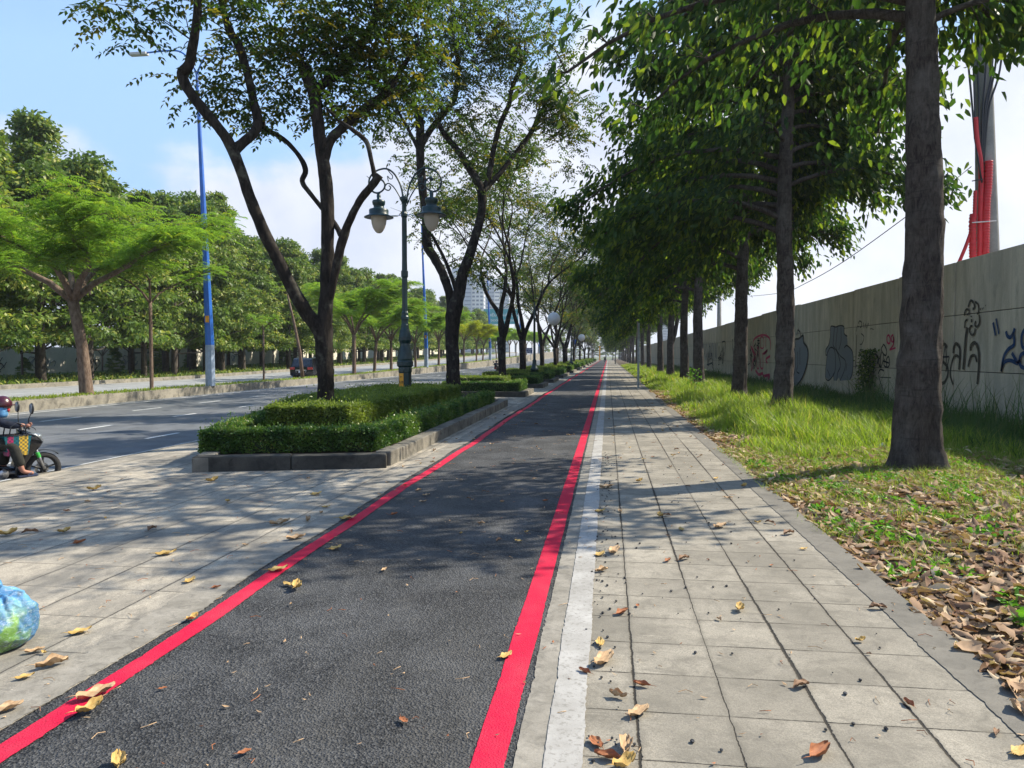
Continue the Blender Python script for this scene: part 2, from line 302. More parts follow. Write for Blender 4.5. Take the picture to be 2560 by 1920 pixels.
# ---------------------------------------------------------------- object helpers
def tag(o, label=None, cat=None, group=None, kind=None):
    if label: o['label'] = label
    if cat: o['category'] = cat
    if group: o['group'] = group
    if kind: o['kind'] = kind
    return o
def empty(name, loc, rz=0., label=None, cat=None, group=None):
    o = bpy.data.objects.new(name, None); COL.objects.link(o); o.location = loc; o.rotation_euler.z = rz; o.empty_display_size = .2
    return tag(o, label, cat, group)
def link(name, me, parent=None, mats=()):
    o = bpy.data.objects.new(name, me); COL.objects.link(o)
    if parent is not None: o.parent = parent
    return o
def copy_tree(o, parent=None):
    c = o.copy(); COL.objects.link(c); c.parent = parent
    for ch in list(o.children): copy_tree(ch, c)
    return c
def np_mesh(name, V, Q, mat, attrs=None, smooth=False):
    """V (n,3) verts, Q (m,k) faces with k constant"""
    me = bpy.data.meshes.new(name); V = np.asarray(V, dtype=np.float32); Q = np.asarray(Q, dtype=np.int32); k = Q.shape[1]
    me.vertices.add(len(V)); me.vertices.foreach_set('co', V.ravel())
    me.loops.add(Q.size); me.loops.foreach_set('vertex_index', Q.ravel())
    me.polygons.add(len(Q)); me.polygons.foreach_set('loop_start', np.arange(0, Q.size, k, dtype=np.int32)); me.polygons.foreach_set('loop_total', np.full(len(Q), k, dtype=np.int32))
    if smooth: me.polygons.foreach_set('use_smooth', np.ones(len(Q), dtype=bool))
    me.update(calc_edges=True)
    for a, v in (attrs or {}).items():
        at = me.attributes.new(a, 'FLOAT', 'POINT'); at.data.foreach_set('value', np.asarray(v, dtype=np.float32))
    me.materials.append(MATS[mat]); return me
class MB:
    def __init__(s): s.v = []; s.f = []; s.mi = []; s.mats = []; s.cm = 0
    def mat(s, name):
        if name not in s.mats: s.mats.append(name)
        s.cm = s.mats.index(name); return s
    def add(s, V, Fc):
        o = len(s.v); s.v += [tuple(p) for p in V]; s.f += [tuple(i + o for i in f) for f in Fc]; s.mi += [s.cm] * len(Fc); return s
    def box(s, a, b, M=None):
        x0, y0, z0 = a; x1, y1, z1 = b
        V = [Vector(p) for p in ((x0, y0, z0), (x1, y0, z0), (x1, y1, z0), (x0, y1, z0), (x0, y0, z1), (x1, y0, z1), (x1, y1, z1), (x0, y1, z1))]
        if M: V = [M @ p for p in V]
        return s.add(V, [(0, 3, 2, 1), (4, 5, 6, 7), (0, 1, 5, 4), (1, 2, 6, 5), (2, 3, 7, 6), (3, 0, 4, 7)])
    def quad(s, *p): return s.add(p, [tuple(range(len(p)))])
    def prism(s, poly, z0, z1):
        n = len(poly); V = [(x, y, z0) for x, y in poly] + [(x, y, z1) for x, y in poly]
        return s.add(V, [tuple(range(n - 1, -1, -1)), tuple(range(n, 2 * n))] + [(i, (i + 1) % n, n + (i + 1) % n, n + i) for i in range(n)])
    def tube(s, pts, rad, n=8, cap=True, closed=False, disp=None):
        pts = [Vector(p) for p in pts]; m = len(pts)
        if isinstance(rad, (int, float)): rad = [rad] * m
        V = []; up = None
        for i, p in enumerate(pts):
            if closed: d = pts[(i + 1) % m] - pts[i - 1]
            else: d = pts[min(i + 1, m - 1)] - pts[max(i - 1, 0)]
            if d.length < 1e-9: d = Vector((0, 0, 1))
            d.normalize()
            if up is None: up = Vector((1, 0, 0)) if abs(d.x) < .8 else Vector((0, 1, 0))
            a = (up - d * up.dot(d)); a = a.normalized() if a.length > 1e-6 else d.orthogonal().normalized(); up = a; b = d.cross(a)
            for j in range(n):
                t = 2 * math.pi * j / n; q = a * math.cos(t) + b * math.sin(t); r = rad[i]
                if disp: r = r * (1 + disp(p + q * r, t))
                V.append(p + q * r)
        Fc = [(i * n + j, i * n + (j + 1) % n, ((i + 1) % m) * n + (j + 1) % n, ((i + 1) % m) * n + j) for i in range(m if closed else m - 1) for j in range(n)]
        if cap and not closed: Fc += [tuple(range(n - 1, -1, -1)), tuple(range((m - 1) * n, m * n))]
        return s.add(V, Fc)
    def lathe(s, prof, n=16, c=(0, 0, 0), M=None, cap=True):
        V = []
        for r, z in prof:
            for j in range(n):
                a = 2 * math.pi * j / n; p = Vector((r * math.cos(a), r * math.sin(a), z))
                V.append((M @ p if M else p) + Vector(c))
        m = len(prof); Fc = [(i * n + j, i * n + (j + 1) % n, (i + 1) * n + (j + 1) % n, (i + 1) * n + j) for i in range(m - 1) for j in range(n)]
        if cap: Fc += [tuple(range(n - 1, -1, -1)), tuple(range((m - 1) * n, m * n))]
        return s.add(V, Fc)
    def ball(s, c, r, n=12, sc=(1, 1, 1), M=None):
        prof = [(max(1e-4, math.sin(math.pi * i / n)), -math.cos(math.pi * i / n)) for i in range(n + 1)]
        S_ = Matrix.Diagonal((r * sc[0], r * sc[1], r * sc[2])); return s.lathe(prof, n + 4, c, (M @ S_) if M else S_)
    def mesh(s, name, smooth=False, bevel=0):
        me = bpy.data.meshes.new(name); me.from_pydata([tuple(p) for p in s.v], [], s.f)
        for q in s.mats: me.materials.append(MATS[q])
        me.polygons.foreach_set('material_index', s.mi)
        if bevel:
            bm = bmesh.new(); bm.from_mesh(me); bmesh.ops.bevel(bm, geom=list(bm.edges), offset=bevel, segments=2, affect='EDGES', profile=.6); bm.to_mesh(me); bm.free()
        if smooth: me.polygons.foreach_set('use_smooth', [True] * len(me.polygons))
        me.update(); return me
    def obj(s, name, parent=None, smooth=False, bevel=0): return link(name, s.mesh(name, smooth, bevel), parent)
def one(mat): m = MB(); m.mat(mat); return m
def text_part(name, body, size, mat, parent, loc, rot, align='LEFT', extrude=.002, sx=1.):
    cu = bpy.data.curves.new(name, 'FONT'); cu.body = body; cu.size = size; cu.align_x = align; cu.extrude = extrude
    tmp = bpy.data.objects.new('tmp', cu); COL.objects.link(tmp); dg = bpy.context.evaluated_depsgraph_get(); dg.update()
    me = bpy.data.meshes.new_from_object(tmp.evaluated_get(dg)); bpy.data.objects.remove(tmp)
    me.materials.clear(); me.materials.append(MATS[mat])
    o = link(name, me, parent); o.location = loc; o.rotation_euler = rot; o.scale = (sx, 1, 1); return o

# ---------------------------------------------------------------- leaves (numpy)
def unit(a): return a / np.maximum(np.linalg.norm(a, axis=1, keepdims=True), 1e-9)
def leaves(P, D, L, Wd, fold=.25, rg=rng, six=True, roll=None):
    """one folded leaf blade per row: P base, D pointing direction, L length, Wd width"""
    n = len(P); D = unit(D); ref = rg.normal(size=(n, 3)) * (.6 if roll is None else roll) + np.array([0, 0, 1.]); A = unit(np.cross(D, ref)); N = np.cross(A, D)
    L = np.broadcast_to(L, (n,))[:, None]; Wd = np.broadcast_to(Wd, (n,))[:, None]
    b = P; tip = P + D * L - N * L * .12
    if six:
        a1, a2 = P + D * L * .3 - N * 0, P + D * L * .68 - N * L * .05
        l1 = a1 + A * Wd * .5 + N * Wd * fold; r1 = a1 - A * Wd * .5 + N * Wd * fold; l2 = a2 + A * Wd * .38 + N * Wd * fold * .7; r2 = a2 - A * Wd * .38 + N * Wd * fold * .7
        V = np.stack([b, l1, l2, tip, r2, r1], 1).reshape(-1, 3); i = np.arange(n)[:, None] * 6
        Q = np.concatenate([i + np.array([[0, 3, 2, 1]]), i + np.array([[0, 5, 4, 3]])]); k = 6
    else:
        a1 = P + D * L * .45; l = a1 + A * Wd * .5 + N * Wd * fold; r = a1 - A * Wd * .5 + N * Wd * fold
        V = np.stack([b, l, tip, r], 1).reshape(-1, 3); i = np.arange(n)[:, None] * 4; Q = i + np.array([[0, 3, 2, 1]]); k = 4
    return V, Q, k
def leafmesh(name, V, Q, k, mat, rg=rng, r1=None, r2=None):
    n = len(V) // k; r1 = rg.random(n) if r1 is None else r1; r2 = rg.random(n) if r2 is None else r2
    return np_mesh(name, V, Q, mat, {'rnd': np.repeat(r1, k), 'rnd2': np.repeat(r2, k)})
def sph(n, rg=rng): v = unit(rg.normal(size=(n, 3))); return v

# ================================================================ SETTING
def sheet(name, x0, x1, y0, y1, z, mat, nx=1, ny=1, zf=None):
    xs = np.linspace(x0, x1, nx + 1); ys = np.linspace(y0, y1, ny + 1); V = np.array([(x, y, zf(x, y) if zf else z) for y in ys for x in xs])
    i = np.array([(r * (nx + 1) + c, r * (nx + 1) + c + 1, (r + 1) * (nx + 1) + c + 1, (r + 1) * (nx + 1) + c) for r in range(ny) for c in range(nx)])
    return tag(link(name, np_mesh(name, V, i, mat)), kind='structure')
YB, YF = -12, 300
_ry = [-1e3, 60, 90, 120, 170, 280, 500, 3000]; _rz = [-.2, -.2, .1, .4, 1.1, 2.8, 4, 4]
def ramp(y): return float(np.interp(y, _ry, _rz))
def rampm(y): return float(np.interp(y, [0, 100, 170, 280, 3000], [-.2, -.2, .1, .9, 1.2]))
t = NT('field_ground'); n = t.noise(.05, 6); t.done(t.bsdf(t.mix(n, (.05, .09, .03), (.14, .15, .07)), .95))
sheet('ground', -1500, 1500, -300, 2500, -.45, 'field_ground')
sheet('bike_path', -3.0, -.36, YB, YF, 0, 'bike_asphalt')
# kerb strips with uneven edges
def ribbon(name, x0, x1, z, mat, y0=YB, y1=YF, wob=.01, step=.03, far=40):
    ys = list(np.arange(max(y0, 1.5), min(far, y1), step)) + list(np.arange(far, y1, 1.5)); ys = [y0] + ys + [y1] if y0 < 1.5 else ys + [y1]
    V = []
    for y in ys:
        for x, sd in ((x0(y) if callable(x0) else x0, 3.), (x1(y) if callable(x1) else x1, 9.)):
            V.append((x + wob * (noise.noise((y * 1.1, sd, 0)) + .6 * noise.noise((y * 7, sd, 1)) + .7 * noise.noise((y * 23, sd, 2)) + .5 * noise.noise((y * 61, sd, 4))), y, z))
    Q = [(2 * i, 2 * i + 1, 2 * i + 3, 2 * i + 2) for i in range(len(ys) - 1)]
    return tag(link(name, np_mesh(name, np.array(V), np.array(Q), mat)), kind='structure')
ribbon('path_kerb', -.42, -.27, .006, 'kerb_strip', wob=.012)
ribbon('path_kerb_white', -.285, -.105, .012, 'white_wash', wob=.010)
ribbon('red_line', -.61, -.455, .005, 'red_paint', wob=.007)
def lx(y): return -2.80 + .022 * math.sin(y * .5) + .012 * math.sin(y * 1.7) - .10 * min(1, max(0, (y - 6) / 30))
ribbon('red_line', lambda y: lx(y) - .07, lambda y: lx(y) + .07, .006, 'red_paint', wob=.010)
def le(y): return lx(y) - .16 - .012 * math.sin(y * 2.3)
sheet('pavement', -.12, 2.12, YB, YF, .004, 'paving', 1, 60)
ribbon('pavement_edge', 1.98, 2.24, .010, 'edge_kerb', wob=.014)
plz = ribbon('plaza_pavement', -8.72, le, .004, 'plaza_paving', wob=.012)
ribbon('plaza_margin', lambda y: le(y) - .30, lambda y: le(y), .008, 'kerb_strip', wob=.03)
# verge on the right, gently uneven
def vz(x, y): return -.05 + .05 * noise.noise((x * .7, y * .5, 0)) + min(.06, max(0, (x - 2.2)) * .03)
sheet('verge', 2.18, 60, YB, YF + 200, 0, 'soil', 60, 260, vz)
# main carriageway
m = one('kerb_stone'); m.box((-8.86, YB, -.3), (-8.70, YF, .0)); tag(m.obj('road_kerb'), kind='structure')
sheet('road', -21.2, -8.86, YB - 40, 560, -.2, 'road_asphalt', 1, 80, lambda x, y: rampm(y))
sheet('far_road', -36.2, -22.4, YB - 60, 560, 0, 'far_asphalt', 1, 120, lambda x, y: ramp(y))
def road_strip(m, x0, x1, y0, y1, zf=rampm, dz=.004):
    n = max(1, int((y1 - y0) / 6)); ys = np.linspace(y0, y1, n + 1)
    for a, b in zip(ys[:-1], ys[1:]): m.quad((x0, a, zf(a) + dz), (x1, a, zf(a) + dz), (x1, b, zf(b) + dz), (x0, b, zf(b) + dz))
m = one('white_road_paint'); road_strip(m, -9.84, -9.72, YB, 300); road_strip(m, -20.55, -20.40, YB, 300)
for X, y0 in ((-11.3, 17.1), (-14.5, 18.9), (-17.5, 16.6)):
    for k in range(-4, 60):
        a = y0 + 4.55 * k; road_strip(m, X - .065, X + .065, a, a + (1.8 if X < -17 else 1.4))
for k in range(-6, 60):
    a = 4.6 * k; road_strip(m, -27.2, -27.08, a, a + 1.3, ramp); road_strip(m, -30.6, -30.5, a + 2, a + 3.2, ramp)
tag(m.obj('road_marking'), kind='structure')
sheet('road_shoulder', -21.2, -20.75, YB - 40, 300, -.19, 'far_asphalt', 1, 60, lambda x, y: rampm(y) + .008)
# median
m = one('median_kerb')
def long_box(m, x0, x1, zf0, zf1, y0, y1, st=6):
    ys = np.arange(y0, y1 + .1, st)
    for a, b in zip(ys[:-1], ys[1:]):
        m.add([(x0, a, zf0(a)), (x1, a, zf0(a)), (x1, b, zf0(b)), (x0, b, zf0(b)), (x0, a, zf1(a)), (x1, a, zf1(a)), (x1, b, zf1(b)), (x0, b, zf1(b))], [(4, 5, 6, 7), (1, 2, 6, 5), (3, 0, 4, 7)])
mt = lambda y: max(rampm(y), ramp(y)) + .42
long_box(m, -22.5, -21.05, lambda y: -.4, mt, YB - 40, 300); tag(m.obj('median'), kind='structure')
m = one('median_kerb'); long_box(m, -36.6, -36.2, lambda y: -.4, lambda y: ramp(y) + .28, YB - 60, 300); tag(m.obj('far_kerb'), kind='structure')
t = NT('belt_ground'); n = t.noise(.8, 6, .7); t.done(t.bsdf(t.mix(t.ramp(n, .35, .65), (.04, .075, .02), (.11, .15, .04)), .95, t.bump(n, .6, .1)))
sheet('far_verge', -120, -36.5, -60, 320, 0, 'belt_ground', 6, 90, lambda x, y: ramp(y) + .24)

# ================================================================ RIGHT TREE ROW
def bark_disp(seed, amp, zs=2.2, fs=7.):
    def d(p, t):
        return .16 * math.exp(-max(0, p.z) / .32) * (math.cos(5 * t + seed) + .6 * math.cos(3 * t + 2)) * (1 if fs == 7. else 0) + amp * (noise.noise((p.x * fs, p.y * fs, p.z * zs + seed)) + .5 * noise.noise((p.x * fs * 3, p.y * fs * 3, p.z * zs * 3 + seed)))
    return d
def right_tree_parts(seed, h=15, r0=.34, base_r=1.35, nb=30, zlow=5.2, near=False, nleaf=17000, lean=(0, 0), spread=5.4, leafL=.2, fork=False, near_cut=1., right=.55, top=None, open_side=(-.2, -1)):
    rg = np.random.default_rng(seed); rnd = random.Random(seed)
    m = one('grey_bark'); pts = []; rad = []
    N = 110 if near else 26
    for i in range(N):
        z = h * .93 * (i / (N - 1)) ** 1.15
        x = lean[0] * (z / 8) + .05 * math.sin(z * .8 + seed); y = lean[1] * (z / 8) + .05 * math.cos(z * .6 + seed)
        r = r0 * (1 - .72 * (z / h)) + r0 * (base_r - 1) * math.exp(-z / .35); r *= 1 + (.05 * math.exp(-((z * 1.35) % 1 - .5) ** 2 / .01))
        pts.append((x, y, z - .1)); rad.append(max(.03, r))
    m.tube(pts, rad, 40 if near else 14, disp=bark_disp(seed, .13 if near else .09))
    P0 = np.array(pts)
    def tr(z): i = min(N - 1, max(0, int(np.searchsorted(P0[:, 2], z)))); return Vector(pts[i]), rad[i]
    if fork:
        m.tube([(0, 0, 2.6), (.35, .1, 3.6), (.6, .2, 5.), (.7, .2, 9)], [.2, .18, .15, .07], 12, disp=bark_disp(seed + 3, .09))
    anch = []
    for k in range(nb):
        z = zlow + ((top or h - 1.2) - zlow) * (k / (nb - 1)) ** 1.1; a = k * 2.399 + rnd.uniform(-.3, .3)
        if math.sin(a) < -.1 and z < zlow + (2.6 if not top else 1): a = -a
        if math.cos(a) < -.3 and z < zlow + 3 and not top: z -= 1.5
        tz = max(0., (z - zlow) / ((top + 3 if top else h) - zlow)); L = spread * (1.0 - .75 * tz ** 1.6) * rnd.uniform(.8, 1.12); ca = .5 + .5 * math.cos(a); L *= 1 - (1 - right) * ca ** 1.5; L *= 1 - (1 - near_cut) * max(0, -math.sin(a))
        p, r = tr(z); p = p.copy(); ps = [p.copy()]; el = rnd.uniform(.2, .5) + .5 * tz; ns = 7
        for s in range(ns):
            d = Vector((math.cos(a), math.sin(a), math.tan(el))).normalized(); p = p + d * (L / ns); ps.append(p.copy()); el -= .13 + .05 * rnd.random(); a += rnd.uniform(-.12, .12)
        br = min(r * .42, .022 + .012 * L); m.tube(ps, [br * (1 - .8 * s / ns) + .006 for s in range(ns + 1)], 7)
        for s in range(2, ns + 1):
            for q in range(3 if s > 3 else 2):
                aa = a + rnd.choice((-1, 1)) * rnd.uniform(.5, 1.3); l2 = rnd.uniform(.5, 1.25) * (1.1 - .4 * s / ns)
                e = ps[s] + Vector((math.cos(aa) * l2, math.sin(aa) * l2, rnd.uniform(-.45, .45)))
                m.tube([ps[s], (ps[s] + e) / 2 + Vector((0, 0, .1)), e], [.014, .01, .005], 4, cap=False)
                anch.append((ps[s] * .4 + e * .6)); anch.append(e)
    trunk = m.mesh('trunk', True)
    A = np.array([tuple(p) for p in anch]); w = rg.random(len(A)) ** 1.5 + .12; w /= w.sum()
    idx = rg.choice(len(A), nleaf, p=w); C = A[idx] + rg.normal(size=(nleaf, 3)) * np.array([.30, .30, .24])
    od = np.array(open_side) / math.hypot(*open_side); al = C[:, 0] * od[0] + C[:, 1] * od[1]; pe = np.abs(C[:, 0] * od[1] - C[:, 1] * od[0]); kp = ~((al > -.2) & (pe < .75) & (rg.random(nleaf) < .93)); C = C[kp]; idx = idx[kp]; nleaf = len(C)
    out = C - np.array([0, 0, 1]) * C[:, 2:3]; D = unit(out) * .55 + rg.normal(size=(nleaf, 3)) * .45 + np.array([0, 0, -.85])
    V, Q, k = leaves(C, D, leafL * rg.uniform(.65, 1.2, nleaf), leafL * .42 * rg.uniform(.8, 1.2, nleaf), .18, rg, six=near or leafL > .18)
    cl = rg.random(len(A)); crown = leafmesh('crown', V, Q, k, 'broad_leaf', rg, np.clip(cl[idx] * .5 + rg.random(nleaf) * .5, 0, 1))
    return trunk, crown
def set_tree(name, parts, loc, rz, sc, label, group, leafname='crown', cat='tree'):
    o = empty(name, loc, rz, label, cat, group); o.scale = (sc, sc, sc)
    for nm, me in zip(('trunk', leafname), parts):
        if me is not None: link(nm, me, o)
    return o
RG = 'broadleaf trees along the grass verge by the wall'
Rt = [right_tree_parts(11, 13.5, .345, 1.42, 20, 7.0, True, 6200, (-.12, 0), 5.6, .25, near_cut=.22, right=.5, top=9.4, open_side=(-.37, -.93)),
      right_tree_parts(12, 16, .30, 1.3, 52, 6.9, True, 56000, (.0, 0), 6.7, .26, near_cut=.22, right=.6, open_side=(-.22, -1)),
      right_tree_parts(13, 16, .31, 1.3, 50, 6.7, True, 48000, (.25, 0), 6.6, .27, near_cut=.22, right=.6, open_side=(-.16, -1)),
      right_tree_parts(14, 16, .33, 1.25, 46, 7.0, False, 33000, (0, 0), 6.7, .31, near_cut=.3, right=.6, open_side=(-.1, -1)),
      right_tree_parts(15, 15, .32, 1.25, 46, 6.6, False, 31000, (.1, 0), 6.6, .33, True, near_cut=.3, right=.6, open_side=(-.1, -1))]
rx = 5.35
rows = [(5.05, 12.85, Rt[0], 0, 1.0, 'thickest grey trunk with flared base among fallen leaves, nearest the camera'),
 (5.35, 23.9, Rt[1], 0, 1.0, 'tall straight trunk rising from bright long grass before the grey graffiti blob'),
 (5.45, 32.6, Rt[2], 0, 1.0, 'rough dark trunk beside the pink graffiti, third from the camera on the verge'),
 (None, 1745, Rt[3], .2, 1.0, 'pale ringed trunk just left of the pink graffiti, lit on its right edge'),
 (None, 1711, Rt[3], -.4, .97, 'dark slim trunk with a leafy sprout at its foot'),
 (None, 1676, Rt[4], 0, 1.02, 'forked trunk with a second stem splitting off to the right'),
 (None, 1650, Rt[3], .5, 1.0, 'grey trunk closest to the metal sign post on its right side'),
 (None, 1622, Rt[3], -.2, .98, 'slim verge trunk standing just right of the metal sign post')]
for i, sx in enumerate((1606, 1592, 1583, 1576, 1570, 1564.5, 1560, 1556.5, 1553.5, 1551, 1549, 1547)):
    rows.append((None, sx, Rt[3 + i % 2], .4 * math.sin(i * 1.7), .96 + .02 * (i % 3), None))
for i, (x, y, parts, rz, sc, lab) in enumerate(rows):
    if x is None: x = rx; y = y if y < 100 else YofX(y, rx)
    set_tree('broadleaf_tree', parts, (x, y, vz(x, y)), rz, sc, lab or 'distant slim trunk in the dark run of verge trees beyond the metal sign post', RG)

# ================================================================ LEFT TREE ROW
def pinnate(anch, n, rg, L=.42, ll=.11, droop=.35, mat='olive_leaf', spread=.35, pairs=5, yellow=0.):
    """compound leaves: a rachis carrying pairs of leaflets"""
    A = np.array([tuple(a) for a in anch]); idx = rg.integers(0, len(A), n)
    C = A[idx] + rg.normal(size=(n, 3)) * np.array([spread, spread, spread * .6])
    th = rg.uniform(0, 2 * np.pi, n); D = np.stack([np.cos(th), np.sin(th), rg.normal(-.1, .3, n)], 1); D = unit(D)
    side = unit(np.cross(D, np.array([[0, 0, 1.]]))); Ps, Ds = [], []
    for k in range(pairs):
        f = (k + .6) / pairs; P = C + D * (L * f) + np.array([0, 0, -1.]) * (droop * L * f * f)
        for s in (-1, 1): Ps.append(P); Ds.append(side * s * .8 + D * .45 + np.array([0, 0, -.35]) + rg.normal(size=(n, 3)) * .18)
    Ps.append(C + D * L + np.array([0, 0, -droop * L])); Ds.append(D + np.array([0, 0, -.5]))
    nk = len(Ps); P = np.concatenate(Ps); Dd = np.concatenate(Ds)
    V, Q, k = leaves(P, Dd, ll * rg.uniform(.75, 1.15, len(P)), ll * .5, .15, rg, six=False, roll=.35)
    r1 = np.tile(rg.random(n), nk); r2 = np.tile(np.clip(rg.random(n) + yellow, 0, 1), nk)
    return leafmesh('crown', V, Q, k, mat, rg, r1, r2)
def smooth_poly(pts, sub=4):
    """Catmull-Rom through (Vector, r)"""
    out = []
    for i in range(len(pts) - 1):
        p0 = pts[max(0, i - 1)]; p1 = pts[i]; p2 = pts[i + 1]; p3 = pts[min(len(pts) - 1, i + 2)]
        for s in range(sub):
            t = s / sub
            f = lambda a, b, c, d: .5 * ((2 * b) + (-a + c) * t + (2 * a - 5 * b + 4 * c - d) * t * t + (-a + 3 * b - 3 * c + d) * t ** 3)
            out.append((Vector([f(p0[0][j], p1[0][j], p2[0][j], p3[0][j]) for j in range(3)]), f(p0[1], p1[1], p2[1], p3[1])))
    out.append(pts[-1]); return out
def traced_tree(base, limbs, seed, near=True):
    """limbs: lists of (photo x, photo y, radius px, depth offset); measured against the tree's own distance"""
    m = one('dark_bark'); Y0 = base.y; ends = []
    for lb in limbs:
        pts = []; n = len(lb)
        for i, q in enumerate(lb):
            off = q[3] if len(q) > 3 else 0.
            Yq = Y0 + off; p = atY(q[0] * K, q[1] * K, Yq); dist = (p - _C).dot(_f); pts.append((p - base, max(.012, q[2] * K * dist / F)))
        sp = smooth_poly(pts, 5); m.tube([a for a, b in sp], [max(.01, b) for a, b in sp], 16 if lb[0][2] > 7 else 9, disp=bark_disp(seed, .14, 3, 8)); ends.append(pts)
    return m, ends
def twigs(m, starts, rnd, n, L, rise=.3, r=.012):
    out = []
    for s, dd in starts:
        for k in range(n):
            a = rnd.uniform(0, 6.28); d = (Vector((math.cos(a), math.sin(a), rnd.uniform(-.1, .9) * rise * 2)) + dd * .6).normalized(); l = L * rnd.uniform(.5, 1.1)
            p = s.copy(); ps = [p.copy()]
            for q in range(4): p = p + d * l / 4; d = (d + Vector((rnd.uniform(-.2, .2), rnd.uniform(-.2, .2), -.10))).normalized(); ps.append(p.copy())
            m.tube(ps, [r, r * .8, r * .6, r * .45, r * .3], 5, cap=False); out += ps[2:]
    return out
# --- nearest planter tree, traced
b1 = Vector((-5.93, 15.1, .2))
T1 = [[(704, 905, 18), (704, 880, 17.5), (703, 840, 17.5), (702, 790, 18), (700, 740, 20), (698, 712, 21), (703, 670, 16), (707, 620, 15), (707, 560, 14), (708, 480, 14), (705, 400, 14), (697, 340, 13.5), (690, 290, 13), (684, 240, 13), (676, 195, 13), (662, 160, 14), (654, 138, 11)],
      [(699, 730, 17), (682, 700, 16, -.1), (662, 675, 15, -.2), (635, 630, 14, -.4), (600, 560, 13, -.6), (570, 500, 12.5, -.8), (545, 440, 12, -.9), (520, 370, 11.5, -1), (500, 318, 12, -1.1), (478, 283, 11, -1.2), (440, 238, 11, -1.3), (405, 192, 11, -1.4), (394, 160, 12, -1.4), (409, 138, 10.5, -1.5), (418, 90, 10, -1.6), (425, 40, 9, -1.7), (431, -40, 8, -1.8), (436, -140, 6, -1.9)],
      [(505, 325, 12, -1.05), (525, 308, 10.5, -.9), (550, 285, 10, -.7), (557, 262, 10, -.6), (546, 210, 9, -.5), (535, 160, 8.5, -.4), (515, 97, 9, -.3), (499, 73, 8.5, -.2), (486, 35, 7.5, -.1), (476, -20, 7, 0), (470, -110, 5.5, .1)],
      [(676, 200, 10, 0), (700, 180, 9.5, .2), (730, 158, 9.5, .4), (765, 118, 9, .6), (800, 62, 8.5, .8), (812, 30, 8, .9), (835, -50, 6, 1.1)],
      [(700, 350, 11), (712, 305, 10.5, .1), (735, 280, 10, .3), (765, 253, 10, .5), (800, 226, 9.5, .8), (838, 198, 9, 1), (868, 150, 5, 1.2), (905, 90, 3.5, 1.4)],
      [(706, 665, 10), (716, 625, 9, -.1), (728, 570, 9, -.2), (741, 515, 10, -.3), (758, 470, 8, -.4), (780, 430, 8, -.5), (803, 402, 8.5, -.6), (820, 378, 9, -.6)],
      [(812, 392, 6, -.6), (803, 350, 5, -.7), (796, 318, 5, -.7), (788, 302, 5.5, -.7), (765, 283, 4.5, -.8), (730, 258, 4, -.8), (708, 235, 2.5, -.9)],
      [(741, 515, 7, -.2), (722, 482, 5.5, .1), (700, 455, 5, .3), (668, 415, 5, .4), (653, 392, 5.5, .5), (660, 368, 6, .5), (645, 335, 5, .5), (612, 300, 5, .5), (580, 283, 5.5, .5), (568, 276, 8, .5)],
      [(566, 285, 4.5, .5), (570, 265, 4, .5), (556, 240, 3, .6)]]
m, E1 = traced_tree(b1, T1, 21)
rnd = random.Random(5)
def fol(px, py, r, n, Y, base, rg, rnd, m=None):
    """anchor points of a leafy spray round a measured spot"""
    c = atY(px * K, py * K, Y); s = r * K * (c - _C).dot(_f) / F; out = []
    for k in range(n):
        v = Vector(sph(1, rg)[0]) * (rg.random() ** .4); out.append(c - base + Vector((v.x * s, v.y * min(s, 1.6), v.z * s * .8)))
    return out
rg = np.random.default_rng(5)
A = []
for px, py, r, n, dy in [(225, 8, 28, 6, -2), (275, 25, 28, 6, -2), (310, -40, 50, 10, -2), (440, 165, 35, 7, -.6), (480, 215, 40, 12, -.4), (540, 235, 40, 8, 0), (620, 215, 35, 4, 0), (600, 225, 45, 6, .2), (500, 120, 50, 9, .4), (560, 60, 60, 14, .5), (640, 30, 80, 16, .6), (700, 70, 80, 18, .2), (740, 130, 60, 18, .5), (790, 40, 80, 26, .5), (860, 60, 80, 24, 1.2), (900, 150, 60, 15, 1.4), (830, 150, 60, 16, 1), (770, 210, 45, 9, .6), (720, 165, 50, 11, .2), (610, 110, 50, 10, 0), (560, 150, 35, 5, 0),
     (765, 235, 30, 4, 0), (690, 230, 25, 3, .4), (790, 262, 22, 3, 1), (540, -20, 90, 20, 0), (700, -60, 120, 20, 0), (860, -60, 110, 24, 1), (440, -60, 60, 12, -1.5), (900, -20, 90, 20, 1.4)]:
    A += fol(px, py, r, n, b1.y + dy, b1, rg, rnd)
tw = []
for lb in E1[:5]:
    for p, r in lb[-4:]:
        tw.append((p, Vector((0, 0, .4))))
A2 = twigs(m, tw, rnd, 3, 1.5, .35, .013)
for a in A[::6]:
    j = min((q for lb in E1 for q in lb), key=lambda q: (q[0] - a).length)[0]
    mid = (a + j) / 2 + Vector((0, 0, .25)); m.tube([j, mid, a], [.012, .009, .004], 5, cap=False)
o = empty('planter_tree', b1, 0, 'dark forked tree with an elbowed left limb in the front hedge bed', 'tree', 'dark forked trees in the planter row')
link('trunk', m.mesh('trunk', True), o); link('crown', pinnate(A + A2[::4], 1650, rg, .48, .135, .35, spread=.30), o)
